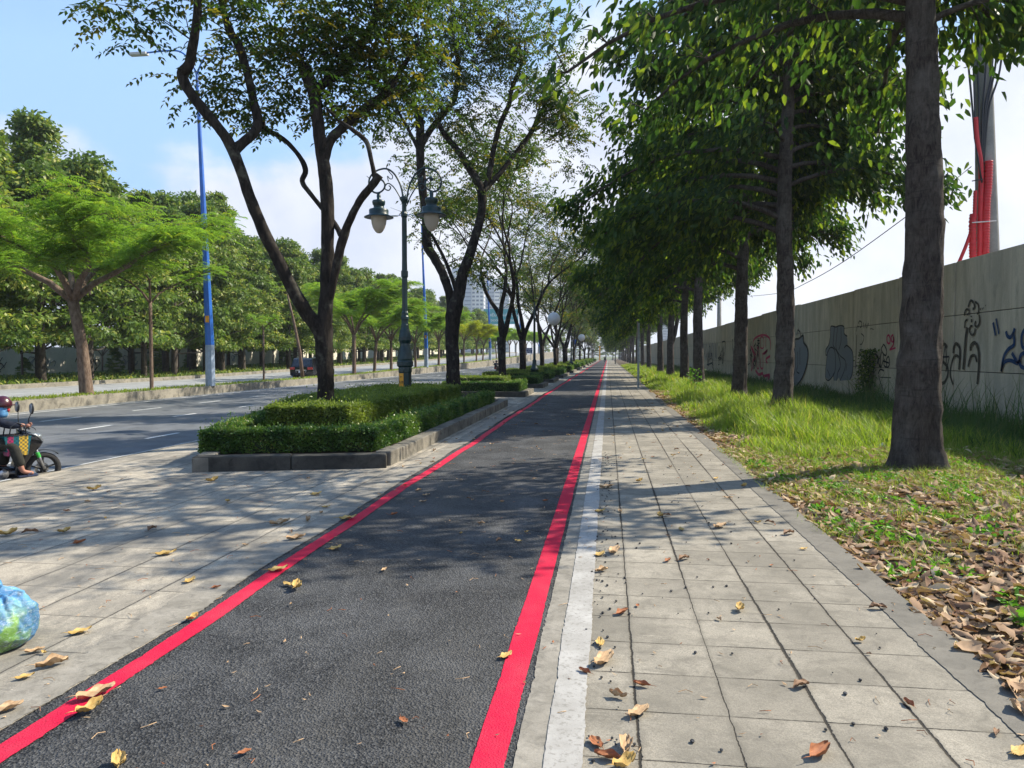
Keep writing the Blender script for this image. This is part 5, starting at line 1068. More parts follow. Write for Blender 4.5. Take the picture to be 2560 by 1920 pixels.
# ---------------------------------------------------------------- single fallen leaves
LM = []
for s, (mt_, c, b, L, w) in enumerate((('tan_dry_leaf', .5, .35, .16, .085), ('tan_dry_leaf', 1.0, .2, .14, .09), ('yellow_dry_leaf', .25, .3, .13, .07), ('rust_dry_leaf', .9, .4, .12, .07), ('brown_dry_leaf', .7, -.3, .13, .07), ('yellow_dry_leaf', .6, .8, .12, .08), ('rust_dry_leaf', .4, .2, .10, .06), ('tan_dry_leaf', 1.3, .6, .12, .09))):
    V, Fc = curled(9, 6, L, w, c, b, s + 1); mb = one(mt_); mb.add(V, Fc)
    e = V[3]; mb.tube([(e[0], 0, e[2]), (e[0] - .02, .004, e[2] + .004), (e[0] - .04, .01, e[2] + .002)], [.0018, .0015, .001], 4); LM.append((mb.mesh('fallen_leaf', True), mt_.split('_')[0]))
def leafat(x, y, k, rz, sc=1., label=None, group='fallen leaves on the hard surfaces', tilt=(0, 0), z=.012):
    o = link('fallen_leaf', LM[k][0]); o.location = (x, y, z); o.rotation_euler = (tilt[0], tilt[1], rz); o.scale = (sc,) * 3; tag(o, label, 'leaf', group); return o
spec = [(2300 / 2, 0, 0)]
big = [ # photo px, mesh, turn, size, label
 (1265, 1637, 2, .4, 1., 'pale yellow dry leaf alone on the dark asphalt near the red line'), (1510, 1650, 0, .5, 1.55, 'largest curled tan leaf lying against the white strip'), (1462, 1677, 3, 1.9, .9, 'small rust leaf on the edge of the white strip'), (1605, 1710, 3, 2.3, 1.0, 'dark red-brown curled leaf upright on a paving joint'),
 (1545, 1738, 7, 2.2, 1.0, 'cone-curled tan leaf below the white strip'), (1597, 1780, 0, .2, 1.1, 'flat tan leaf below the dark red-brown one'), (1490, 1855, 6, 1.5, 1.3, 'narrow reddish leaf standing at the bottom by the white strip'), (1565, 1865, 1, .9, 1.35, 'big pleated tan leaf in the bottom cluster'), (1520, 1890, 3, 2.4, 1.3, 'folded rust leaf in the bottom cluster'), (1560, 1912, 5, .1, 1.3, 'yellow leaf cut by the bottom frame edge'),
 (1850, 1522, 5, .7, 1.2, 'yellow cupped leaf casting a shadow on mid paving'), (2050, 1880, 3, .2, 1.7, 'large orange-brown leaf at the lower right paving'), (2003, 1712, 4, 0, 1.1, 'brown leaf beside a joint on the right paving'), (2195, 1518, 4, -.5, 1.2, 'long brown leaf with a shadow near the leaf litter'), (2550, 1775, 1, 1., 1.5, 'cream leaf with dark shadow at the right frame edge'), (2545, 1720, 0, .4, 1.5, 'brown striped leaf entering at the right frame edge'), (2550, 1877, 2, .1, 1.2, 'thin yellow leaf at the lower right frame edge'),
 (1555, 1530, 3, .3, 1.3, 'orange-rust folded leaf on the first tile column'), (1500, 1605, 2, 1., 1.1, 'tan leaf leaning on the white strip above the largest leaf'), (1535, 1378, 0, .6, 1.6, 'large pale pleated leaf touching the white strip'), (1500, 1385, 2, .4, 1.3, 'yellowish leaf left of the large pale pleated one'), (1505, 1425, 1, .1, 1.1, 'tan leaf on the white strip below the pleated pair'), (1670, 1400, 3, .4, 1.0, 'maroon dried leaf on mid paving'), (1710, 1396, 4, .2, 1.3, 'olive-brown leaf right of the maroon one'),
 (1650, 1290, 5, .9, 1.3, 'upright golden leaf standing on the paving'), (1703, 1322, 2, 1.2, 1.0, 'small golden leaf standing near a joint'), (1800, 1316, 0, .2, 1.5, 'tan leaf lying across a joint right of centre'), (1972, 1333, 4, .1, 1.5, 'brown leaf near the verge edge'), (1516, 1218, 0, .0, 1.7, 'orange-tan leaf in the trunk shadow edge by the strip'), (1500, 1277, 2, .1, 1.4, 'tan leaf below the long trunk shadow'), (1598, 1203, 5, .2, 1.3, 'orange leaf just above the long trunk shadow'), (1860, 1215, 5, .3, 1.3, 'orange leaf in the trunk shadow beside the verge'), (1790, 1195, 2, .4, 1.1, 'yellow leaf above the shadow on the right paving'),
 (240, 1735, 0, .45, 1.5, 'tan leaf half on the left red line'), (223, 1775, 5, .6, 1.45, 'curled golden leaf beside the left red line at lower left'), (130, 1660, 1, .3, 1.5, 'curled tan leaf with a long stalk near the blue bag'), (62, 1690, 2, .2, .9, 'small yellow leaf left of the stalked leaf'), (297, 1907, 5, 1.6, 1.2, 'bright orange leaf at the bottom left frame edge'), (200, 1578, 2, .3, 1.3, 'olive-yellow leaf on the left paving right of the blue bag'), (10, 1774, 0, .2, 1.3, 'leaf cut by the left frame edge on the pale margin'),
 (740, 1345, 0, .2, 1.5, 'tan-yellow leaf at the dark edge of the asphalt'), (695, 1423, 2, .2, 1.6, 'long olive leaf lying across the left red line'), (838, 1370, 2, .5, 1.4, 'olive leaf on the asphalt inside the left red line'), (742, 1468, 5, 1.2, 1.5, 'curly yellow leaf on the asphalt shadow'), (722, 1460, 2, 2.2, 1.1, 'small olive leaf next to the curly yellow one'), (475, 1450, 2, .9, 1.2, 'olive-green leaf on the left paving'), (985, 1285, 3, .4, 1.1, 'brown leaf in mid asphalt'), (1340, 1060, 4, .2, 1.2, 'small brown leaf near the right red line'),
 (530, 1203, 5, .4, 1.9, 'golden leaf in front of the first planter kerb'), (380, 1322, 4, 1.0, 1.4, 'brown leaf standing upright on the left paving'), (198, 1356, 3, .7, 1.4, 'rust ribbed leaf on the left paving'), (18, 1336, 5, .2, 1.8, 'golden leaf at the left frame edge'), (160, 1329, 5, .5, 1.3, 'orange-gold leaf pair on the left paving'), (75, 1330, 4, .1, 1.4, 'flat brown leaf near the left frame edge'), (235, 1224, 5, .2, 1.8, 'golden leaf pile near the road edge'), (415, 1383, 2, .2, 1.7, 'olive flat leaf on mid left paving'), (700, 1308, 0, .3, 1.8, 'pale tan leaf near the asphalt edge'), (770, 1300, 7, 1.2, 1.4, 'dark stalked leaf near the asphalt edge'), (870, 1295, 2, .1, 1.9, 'flat yellow leaf on the left red line'), (790, 1235, 2, .5, 1.7, 'gold leaf before the planter corner')]
for px, py, k, rz, sc, lb in big:
    p = atZ(px, py, .02)
    if p.y > 0: leafat(p.x, p.y, k, rz + .6, sc * .82, lb, 'larger fallen leaves that stand out')
rr = random.Random(12); cnt = 0
while cnt < 210:
    y = 3.2 + 26 * rr.random() ** 1.25; x = rr.choice((rr.uniform(-8.2, -3.1), rr.uniform(-2.6, -.7), rr.uniform(-.05, 1.95), rr.uniform(1.2, 2.1), rr.uniform(-3.5, -2.7)))
    if -8.4 < x < -3.5 and y > 10.8: continue
    if y < 7 and rr.random() < .75: continue
    k = rr.randrange(8); col = LM[k][1]; where = 'left paving' if x < -2.9 else ('asphalt bike path' if x < -.4 else 'right tiled pavement')
    leafat(x, y, k, rr.uniform(0, 6.28), rr.uniform(.25, .85), 'small %s dry leaf scattered on the %s' % (col, where), 'small %s leaves on the %s' % (col, where)); cnt += 1

# ================================================================ SIGN POST ON THE PAVEMENT, SMALL SIGNS
p = atZ(1595.5, 970.6, 0); o = empty('sign_post', p, 0, 'slim grey metal post with an edge-on plate at the pavement edge', 'sign')
m = one('galvanised'); m.box((-.06, -.06, 0), (.06, .06, 3.7)); link('post', m.mesh('post', False, .012), o)
m = one('rusty_panel'); m.box((-.075, -.35, 2.9), (-.062, .35, 3.8)); link('plate', m.mesh('plate', False, .004), o)
p = atZ(1538, 910.5, 0); o = empty('sign_post', p, 0, 'short thin dark post standing far down the pavement edge', 'sign'); m = one('lamp_green'); m.tube([(0, 0, 0), (0, 0, 3.6)], .1, 8); link('post', m.mesh('post'), o); m = one('lamp_green'); m.box((-.1, -.3, 3.0), (.1, .3, 3.6)); link('plate', m.mesh('plate'), o)
NY = 150; NX = atY(1322, 889, NY).x; o = empty('road_sign', (NX, NY, mt(NY) - .2), 0, 'navy information board with white lines on two legs', 'sign')
m = one('sign_navy'); m.box((-.95, -.05, 1.25), (.75, .05, 2.35)); bd = link('board', m.mesh('board'), o)
for zc, s in ((1.95, 'HẦM CHUI'), (1.6, 'TÂN TẠO'), (1.32, 'BÌNH TÂN')): text_part('board_text', s, .3, 'sign_white', bd, (-.85, -.06, zc), (R(90), 0, 0), extrude=.003)
for xx in (-.6, .4): m = one('fixture_grey'); m.box((xx - .05, -.04, -.1), (xx + .05, .04, 1.25)); link('leg', m.mesh('leg'), o)
NY = 128; p = atY(1437, 889, NY); o = empty('road_sign', (p.x, NY, 0), 0, 'small blue traffic sign above a pale panel among the far trunks', 'sign')
m = one('sign_blue'); m.box((-.28, -.03, 3.7), (.28, .03, 4.6)); link('sign_plate', m.mesh('sign_plate'), o); m = one('sign_white'); m.box((-.28, -.035, 1.9), (.28, .025, 3.69)); link('lower_plate', m.mesh('lower_plate'), o); m = one('fixture_grey'); m.tube([(0, .07, 0), (0, .07, 4.6)], .04, 8); link('post', m.mesh('post'), o)

# ================================================================ FAR END: FENCE, GATE POST, TREES
o = empty('mesh_fence', (0, 300, 0), 0, 'pale mesh fence closing the far end of the path', 'fence')
m = one('fence_white')
for i in range(41): m.box((-12 + i * .6 - .03, -.03, 0), (-12 + i * .6 + .03, .03, 3.2))
for z in (.2, 1.6, 3.1): m.box((-12, -.05, z - .03), (12, -.032, z + .03))
link('mesh_panel', m.mesh('mesh_panel'), o)
o = empty('gate_post', (-3.2, 292, 0), 0, 'ochre gate post by the far fence', 'post'); m = one('plate_yellow'); m.box((-.25, -.25, 0), (.25, .25, 5.2)); m.box((-.35, -.35, 5.2), (.35, .35, 5.5)); link('post', m.mesh('post'), o)
for i, (x, y) in enumerate(((-6, 318), (2, 322), (9, 315), (-14, 330), (15, 325), (-22, 345), (-30, 360), (-1, 340))):
    set_tree('background_tree', Bt[i % 4], (x, y, 0), i, .75 + .1 * (i % 3), 'soft green tree beyond the far fence', 'trees beyond the far fence')

# ================================================================ BUILDINGS AND BILLBOARD
def tower(x, y, w, d, h, label, cols, fl=3.2, z0=0):
    o = empty('apartment_tower', (x, y, z0), R(7), label, 'building', 'pale apartment towers on the skyline'); m = one(cols[0]); m.box((-w / 2, 0, 0), (w / 2, d, h)); link('facade', m.mesh('facade'), o)
    m = one(cols[1]); m.box((-w * .12, -1.2, 0), (w * .12, 0, h + 3)); m.box((-w / 2 - .02 + w * .0, d * .2, h), (w * .2, d * .7, h + 4)); link('core', m.mesh('core'), o)
    n = int(h / fl); m = one('far_window')
    for k in range(n):
        z = 1 + k * fl
        for q in np.linspace(-w / 2 + 1.8, w / 2 - 1.8, 8):
            if abs(q) < w * .13: continue
            m.box((q - 1.05, -.12, z), (q + 1.05, .0, z + 1.5))
        m.box((-w * .1, -1.3, z), (w * .1, -1.2, z + 1.1))
        for q in np.linspace(d * .1, d * .9, 4): m.box((w / 2, q - 1, z), (w / 2 + .12, q + 1, z + 1.5))
    for g in (m,): pass
    ob = link('windows', m.mesh('windows'), o); ob['kind'] = 'stuff'; return o
for (sx0, sx1, top, Y, lb, cols) in ((1130, 1209, 679, 600, 'tallest pale apartment tower seen between the planter trees', ('cream_facade', 'grey_facade')), (1214, 1272, 707, 640, 'second greyer apartment tower behind the billboard', ('grey_facade', 'cream_facade')), (1080, 1100, 800, 700, 'low far block left of the tall tower', ('grey_facade', 'cream_facade')), (1655, 1682, 780, 900, 'faint bluish tower glimpsed between the verge trunks', ('grey_facade', 'grey_facade'))):
    a = atY(sx0, 889, Y); b = atY(sx1, 889, Y); d = Y; h = atY((sx0 + sx1) / 2, top, Y).z; tower((a.x + b.x) / 2, Y, (b.x - a.x), 22, h, lb, cols)
BY = 330; a = atY(1210, 773, BY); b = atY(1296, 810, BY); o = empty('billboard', ((a.x + b.x) / 2, BY, 0), R(6), 'teal advertising billboard on steel legs behind the trunks', 'billboard'); w = (b.x - a.x) / 2
m = one('billboard_teal'); m.box((-w, -.3, b.z), (w, .3, a.z)); pn = link('panel', m.mesh('panel'), o)
text_part('panel_text', 'BẢN HIỆU - QUẢNG CÁO', 1.62, 'sign_white', pn, (0, -.35, b.z + (a.z - b.z) * .52), (R(90), 0, 0), 'CENTER', .01)
text_part('panel_text', 'OUTDOOR ADVERTISING', 1.25, 'sign_white', pn, (0, -.35, b.z + (a.z - b.z) * .18), (R(90), 0, 0), 'CENTER', .01)
for q in (-.8, -.4, 0, .4, .8): m = one('fixture_grey'); m.box((q * w - .2, .32, 0), (q * w + .2, .7, a.z - .2)); link('leg', m.mesh('leg'), o)

# ================================================================ VEHICLES AND PEOPLE
def wheel(m_t, c, r, w, n=28):
    prof = [(r * .72, -w * .42), (r * .8, -w / 2), (r * .93, -w * .48), (r, -w * .25), (r, w * .25), (r * .93, w * .48), (r * .8, w / 2), (r * .72, w * .42)]
    M = Matrix.Rotation(R(90), 3, 'X'); m_t.lathe(prof + [prof[0]], n, c, M, False)
def skin_body(name, verts, edges, radii, mat, parent, lv=2):
    me = bpy.data.meshes.new(name); me.from_pydata(verts, edges, []); o = link(name, me, parent); o.modifiers.new('skin', 'SKIN'); sd = o.modifiers.new('sub', 'SUBSURF'); sd.levels = lv; sd.render_levels = lv
    if not me.skin_vertices: bpy.context.view_layer.update()
    sk = me.skin_vertices[0].data if me.skin_vertices else None
    if sk:
        for i, r in enumerate(radii): sk[i].radius = (r, r) if isinstance(r, (int, float)) else r
        sk[0].use_root = True
    me.materials.append(MATS[mat])
    dg = bpy.context.evaluated_depsgraph_get(); dg.update(); m2 = bpy.data.meshes.new_from_object(o.evaluated_get(dg)); bpy.data.objects.remove(o); m2.materials.clear(); m2.materials.append(MATS[mat]); m2.polygons.foreach_set('use_smooth', [True] * len(m2.polygons)); return link(name, m2, parent)
def motorbike(loc, rz, label, group=None, sc=1.):
    o = empty('motorbike', loc, rz, label, 'motorbike', group); o.scale = (sc,) * 3
    for x, nm in ((.62, 'front_wheel'), (-.60, 'rear_wheel')):
        m = one('tyre'); wheel(m, (x, 0, .285), .285, .085); wo = link(nm, m.mesh(nm, True), o)
        m = one('black_plastic'); M = Matrix.Rotation(R(90), 3, 'X'); m.lathe([(.195, -.022), (.215, -.022), (.215, .022), (.195, .022), (.195, -.022)], 28, (x, 0, .285), M, False); m.lathe([(.045, -.05), (.045, .05)], 14, (x, 0, .285), M)
        for k in range(5): a = k * 2 * math.pi / 5 + .3; m.tube([(x + .03 * math.cos(a), 0, .285 + .03 * math.sin(a)), (x + .215 * math.cos(a), 0, .285 + .215 * math.sin(a))], [.02, .014], 6)
        link('rim', m.mesh('rim', True), wo)
        if x > 0: m = one('steel'); m.lathe([(.06, -.062), (.11, -.064), (.11, -.060), (.06, -.058), (.06, -.062)], 24, (x, 0, .285), M, False); link('brake_disc', m.mesh('brake_disc'), wo)
    for s in (-1, 1):
        m = one('steel'); m.tube([(.62, s * .075, .285), (.50, s * .075, .62)], [.022, .024], 10); link('fork_leg', m.mesh('fork_leg', True), o)
    m = one('green_sticker'); m.tube([(.535, -.102, .50), (.505, -.102, .585)], .03, 10); link('fork_sticker', m.mesh('fork_sticker'), o)
    m = one('black_plastic'); V = []
    for i in range(13):
        a = R(42 + i * 8); r = .325
        for y in (-.06, 0, .06): V.append((.62 + r * math.cos(a) * (1.08 if i < 3 else 1), y, .285 + r * math.sin(a) + (.02 if y == 0 else 0)))
    m.add(V, [(i * 3 + j, i * 3 + j + 1, i * 3 + j + 4, i * 3 + j + 3) for i in range(12) for j in range(2)]); link('front_fender', m.mesh('front_fender', True), o)
    m = one('black_gloss')  # leg shield / fairing
    prof = [(.30, .99, .05), (.42, .94, .15), (.54, .84, .18), (.61, .76, .16), (.57, .68, .14), (.46, .56, .14), (.36, .42, .15), (.32, .26, .14), (.34, .18, .10)]
    back = [(.24, 1.0, .05), (.27, .94, .14), (.28, .86, .16), (.28, .78, .15), (.26, .66, .14), (.22, .52, .14), (.18, .40, .15), (.16, .26, .14), (.2, .18, .10)]
    V = []
    for (x, z, w), (x2, z2, w2) in zip(prof, back): V += [(x2, -w2, z2), (x - .05, -w, z), (x, -w * .45, z), (x, w * .45, z), (x - .05, w, z), (x2, w2, z2)]
    m.add(V, [(i * 6 + j, i * 6 + (j + 1) % 6, (i + 1) * 6 + (j + 1) % 6, (i + 1) * 6 + j) for i in range(len(prof) - 1) for j in range(6)] + [(5, 4, 3, 2, 1, 0), tuple(range(48, 54))]); fa = link('fairing', m.mesh('fairing', True), o)
    m = one('headlight_glass'); m.ball((.52, 0, .86), .1, 10, (.9, 1.35, .55), Matrix.Rotation(R(-25), 3, 'Y').to_3x3() if False else None); link('headlight', m.mesh('headlight', True), fa)
    m = one('steel')
    for s in (-1, 1): m.tube([(.31, s * .145, .95), (.46, s * .175, .90), (.585, s * .172, .79)], [.004, .012, .006], 6)
    link('trim', m.mesh('trim', True), fa)
    m = one('black_gloss'); V = []
    pr = [(.2, .30, .10), (.0, .34, .13), (-.25, .50, .14), (-.55, .66, .13), (-.85, .74, .09), (-.95, .74, .03)]
    for x, z, w in pr: V += [(x, -w, z - .14), (x, -w, z), (x, 0, z + .06), (x, w, z), (x, w, z - .14)]
    m.add(V, [(i * 5 + j, i * 5 + j + 1, (i + 1) * 5 + j + 1, (i + 1) * 5 + j) for i in range(5) for j in range(4)] + [(0, 1, 2, 3, 4), (29, 28, 27, 26, 25)] + [(i * 5 + 4, i * 5, (i + 1) * 5, (i + 1) * 5 + 4) for i in range(5)]); link('body', m.mesh('body', True), o)
    m = one('black_plastic'); V = []
    for x, z, w in [(.02, .70, .09), (-.15, .72, .13), (-.4, .76, .14), (-.65, .82, .13), (-.85, .84, .09)]: V += [(x, -w, z - .08), (x, -w * .9, z), (x, 0, z + .02), (x, w * .9, z), (x, w, z - .08)]
    m.add(V, [(i * 5 + j, i * 5 + j + 1, (i + 1) * 5 + j + 1, (i + 1) * 5 + j) for i in range(4) for j in range(4)] + [(0, 1, 2, 3, 4), (24, 23, 22, 21, 20)]); link('seat', m.mesh('seat', True), o)
    m = one('steel'); m.lathe([(.02, -.14), (.09, -.13), (.10, 0), (.09, .13), (.02, .14)], 14, (-.02, 0, .27), Matrix.Rotation(R(90), 3, 'X')); m.tube([(.02, -.1, .22), (-.4, -.13, .24), (-.9, -.14, .34)], [.025, .03, .045], 10); link('engine', m.mesh('engine', True), o)
    m = one('black_plastic'); m.tube([(.31, -.36, 1.03), (.35, -.2, 1.04), (.37, 0, 1.0), (.35, .2, 1.04), (.31, .36, 1.03)], .016, 8); m.tube([(.3, 0, 1.03), (.33, 0, .8)], .03, 8)
    for s in (-1, 1): m.tube([(.30, s * .38, 1.03), (.345, s * .24, 1.04)], .02, 8); m.tube([(.38, s * .2, 1.05), (.40, s * .34, 1.02), (.39, s * .4, 1.0)], .006, 6)
    hb = link('handlebar', m.mesh('handlebar', True), o)
    for s in (-1, 1):
        m = one('black_plastic'); m.tube([(.34, s * .24, 1.05), (.34, s * .25, 1.18), (.36, s * .31, 1.28)], .008, 6); m.ball((.36, s * .34, 1.36), .095, 12, (.3, .8, 1.0)); mi = link('mirror', m.mesh('mirror', True), hb)
        m = one('headlight_glass'); m.ball((.342, s * .34, 1.36), .082, 12, (.2, .8, 1.0)); link('mirror_glass', m.mesh('mirror_glass', True), mi)
    m = one('tail_red'); m.ball((-.95, 0, .72), .07, 8, (.6, 1.3, .8)); link('tail_light', m.mesh('tail_light', True), o)
    m = one('sign_white'); m.box((-1.0, -.09, .45), (-.99, .09, .6)); link('licence_plate', m.mesh('licence_plate'), o)
    return o
def hand(m, c, d, palm_n, s=1.):
    """a closed hand: palm, four curled fingers and a thumb round a grip; d = across the knuckles"""
    d = d.normalized(); n = palm_n.normalized(); u = d.cross(n)
    m.ball(c, .043 * s, 8, (1, 1, .75))
    for k in range(4):
        b = c + d * (.018 * (k - 1.5)) * s * 1.15 + n * .022; lens = (.85, 1, .95, .75)[k]
        m.tube([b, b + n * .028 * lens + u * .012, b + n * .030 * lens + u * .040 * lens, b + n * .006 + u * .05 * lens], [.0095, .009, .0085, .007], 7)
    b = c - d * .036 * s; m.tube([b, b + n * .02 + u * .014, b + n * .034 + u * .032], [.011, .010, .008], 7)
def rider(loc, rz, label, shirt, trou, helm, foot_down=True, group=None):
    """seated rider in the bike's own frame; body one continuous surface, clothes and helmet as children"""
    o = empty('person', loc, rz, label, 'person', group)
    hz = .84; hip = (-.38, 0, hz); L = []
    V = [hip, (-.34, 0, .98), (-.25, 0, 1.12), (-.16, 0, 1.20), (-.09, 0, 1.25), (-.03, 0, 1.30), (.03, 0, 1.37)]; E = [(i, i + 1) for i in range(6)]; Rr = [(.15, .17), (.13, .15), (.14, .18), (.10, .16), .055, .085, .08]
    def arm(s):
        b = len(V); V.extend([(-.16, s * .18, 1.19), (.06, s * .25, 1.08), (.28, s * .27, 1.07)]); E.extend([(3, b), (b, b + 1), (b + 1, b + 2)]); Rr.extend([.06, .045, .03])
    def leg(s, down):
        b = len(V)
        if down: pts = [(-.30, s * .12, .82), (.10, s * .24, .74), (.15, s * .31, .50), (.20, s * .36, .31)]
        else: pts = [(-.22, s * .12, .84), (.14, s * .14, .74), (.06, s * .15, .42), (.10, s * .16, .32)]
        V.extend(pts); E.extend([(0, b), (b, b + 1), (b + 1, b + 2), (b + 2, b + 3)]); Rr.extend([.10, .075, .055, .04])
        f = V[-1]; V.append((f[0] + .16, f[1], f[2] - .04)); E.append((b + 3, b + 4)); Rr.append((.035, .028))
    arm(-1); arm(1); leg(-1, foot_down); leg(1, False)
    body = skin_body('body', V, E, Rr, 'skin', o)
    # jacket
    Vj = [(-.38, 0, .84), (-.34, 0, .98), (-.25, 0, 1.12), (-.16, 0, 1.20), (-.10, 0, 1.25)]; Ej = [(0, 1), (1, 2), (2, 3), (3, 4)]; Rj = [(.19, .2), (.16, .19), (.17, .21), (.13, .18), .08]
    for s in (-1, 1): b = len(Vj); Vj += [(-.15, s * .19, 1.18), (.06, s * .26, 1.08), (.22, s * .27, 1.075)]; Ej += [(3, b), (b, b + 1), (b + 1, b + 2)]; Rj += [.085, .07, .055]
    skin_body('jacket', Vj, Ej, Rj, shirt, o)
    Vt = [(-.38, 0, .82), (-.36, 0, .94)]; Et = [(0, 1)]; Rt_ = [(.17, .18), (.15, .17)]
    for s in (-1, 1):
        b = len(Vt); d = foot_down and s < 0; Vt += ([(-.28, s * .12, .82), (.10, s * .24, .74), (.15, s * .31, .52), (.185, s * .345, .38)] if d else [(-.2, s * .12, .84), (.14, s * .14, .74), (.07, s * .15, .45), (.08, s * .155, .38)]); Et += [(0, b), (b, b + 1), (b + 1, b + 2), (b + 2, b + 3)]; Rt_ += [.12, .10, .085, .085]
    skin_body('trousers', Vt, Et, Rt_, trou, o)
    m = one('skin')
    for s in (-1, 1): hand(m, Vector((.31, s * .30, 1.06)), Vector((0, s, 0)), Vector((1, 0, .1)))
    link('hands', m.mesh('hands', True), body)
    for s in (-1, 1):
        d = foot_down and s < 0; f = Vector((.20, s * .36, .31)) if d else Vector((.10, s * .16, .32)); m = one('slipper'); m.box((f.x - .07, f.y - .05, f.z - .085), (f.x + .21, f.y + .05, f.z - .06)); m.tube([(f.x + .15, f.y, f.z - .02), (f.x + .09, f.y - .045, f.z - .03), (f.x + .05, f.y - .05, f.z - .06)], .01, 5); m.tube([(f.x + .15, f.y, f.z - .02), (f.x + .09, f.y + .045, f.z - .03), (f.x + .05, f.y + .05, f.z - .06)], .01, 5); link('slipper', m.mesh('slipper', False, .004), o)
    h = Vector((.05, 0, 1.38)); m = one('skin'); m.ball(h, .095, 12, (1, .85, 1.2)); m.ball(h + Vector((.095, 0, -.01)), .02, 6, (1, .7, 1.3)); m.ball(h + Vector((.083, 0, -.055)), .02, 6, (.5, 1.2, .5))
    for s in (-1, 1): m.ball(h + Vector((0, s * .085, -.01)), .024, 6, (.7, .4, 1.2))
    hd = link('face', m.mesh('face', True), body)
    m = one('ink_black')
    for s in (-1, 1): m.ball(h + Vector((.085, s * .035, .015)), .012, 6, (.5, 1.2, .7))
    link('eyes', m.mesh('eyes', True), hd)
    m = one(helm); pr = [(.138 * math.cos(R(a)), .15 * math.sin(R(a))) for a in range(-12, 91, 12)]; m.lathe([(r, z) for r, z in pr if r > .002] + [(.001, .15)], 20, h + Vector((-.01, 0, .03))); m.tube([h + Vector((.10, -.08, .03)), h + Vector((.17, 0, .02)), h + Vector((.10, .08, .03))], .012, 6); link('helmet', m.mesh('helmet', True), o)
    return o
MB_LOC = (-9.17, 10.27, -.196); MB_RZ = R(58)
motorbike(MB_LOC, MB_RZ, 'black underbone motorbike entering the left frame edge at the kerb', None, .91)
rd = rider(MB_LOC, MB_RZ, 'rider in dark jacket and maroon helmet leaning on the near motorbike', 'navy_cloth', 'trouser_cloth', 'helmet_maroon'); rd.scale = (.92,) * 3
m = one('scarf_blue'); h = Vector((.0, 0, 1.33)); m.lathe([(.09, -.13), (.115, -.08), (.105, -.02), (.11, .03)], 18, h); m.box((-.02, -.09, -.03), (.075, .09, .05), Matrix.Translation(h)); link('scarf', m.mesh('scarf', True), rd)
m = one('cloth_red'); m.ball((.095, -.01, 1.325), .062, 10, (.7, 1.1, .75)); link('face_mask', m.mesh('face_mask', True), rd)
# woven basket hung before the seat
Mb = Matrix.Rotation(MB_RZ, 4, 'Z'); bp = Vector(MB_LOC) + Mb @ Vector((.14, -.14, .53))
o = empty('woven_basket', bp, MB_RZ, 'woven pink, teal and yellow plastic basket carried before the rider', 'basket'); m = one('woven_plastic'); o.scale = (.9,) * 3
V = [(-.2, -.17, .34), (.2, -.17, .34), (.2, .12, .34), (-.2, .12, .34), (-.14, -.13, 0), (.16, -.13, 0), (.16, .08, 0), (-.14, .08, 0)]; m.add(V, [(0, 1, 5, 4)[::-1], (1, 2, 6, 5)[::-1], (2, 3, 7, 6)[::-1], (3, 0, 4, 7)[::-1], (4, 5, 6, 7)[::-1]]); link('basket_body', m.mesh('basket_body', False), o)
m = one('cable_black')
for yy in (-.17, .12): m.tube([(-.13, yy, .33), (-.1, yy, .5), (0, yy, .56), (.1, yy, .5), (.13, yy, .33)], .011, 7)
m.tube([(-.2, -.17, .345), (.2, -.17, .345), (.2, .12, .345), (-.2, .12, .345)], .012, 6, closed=True); link('handles', m.mesh('handles', True), o)
# far riders
for (sx, Y, zf, lb, hz) in ((1241, 79, rampm(79), 'dark motorbike', R(90)), (1411, 190, rampm(190), 'tiny far motorbike', R(90)), (1512, 205, 0.0, 'distant motorbike on the bike path', R(90))):
    p = atY(sx, 889, Y); gl = {1241: 'scooter seen from behind on the road beside the third planter tree', 1411: 'tiny scooter on the road among the farthest trunks', 1512: 'scooter at the far end of the bike path'}[sx]; rl = {1241: 'rider in black seen from behind on the road scooter', 1411: 'tiny dark rider among the farthest trunks', 1512: 'dark rider at the far end of the bike path'}[sx]
    motorbike((p.x, Y, zf), hz, gl); rider((p.x, Y, zf), hz, rl, 'cloth_grey' if sx == 1411 else 'black_plastic', 'trouser_cloth', 'black_gloss', False)
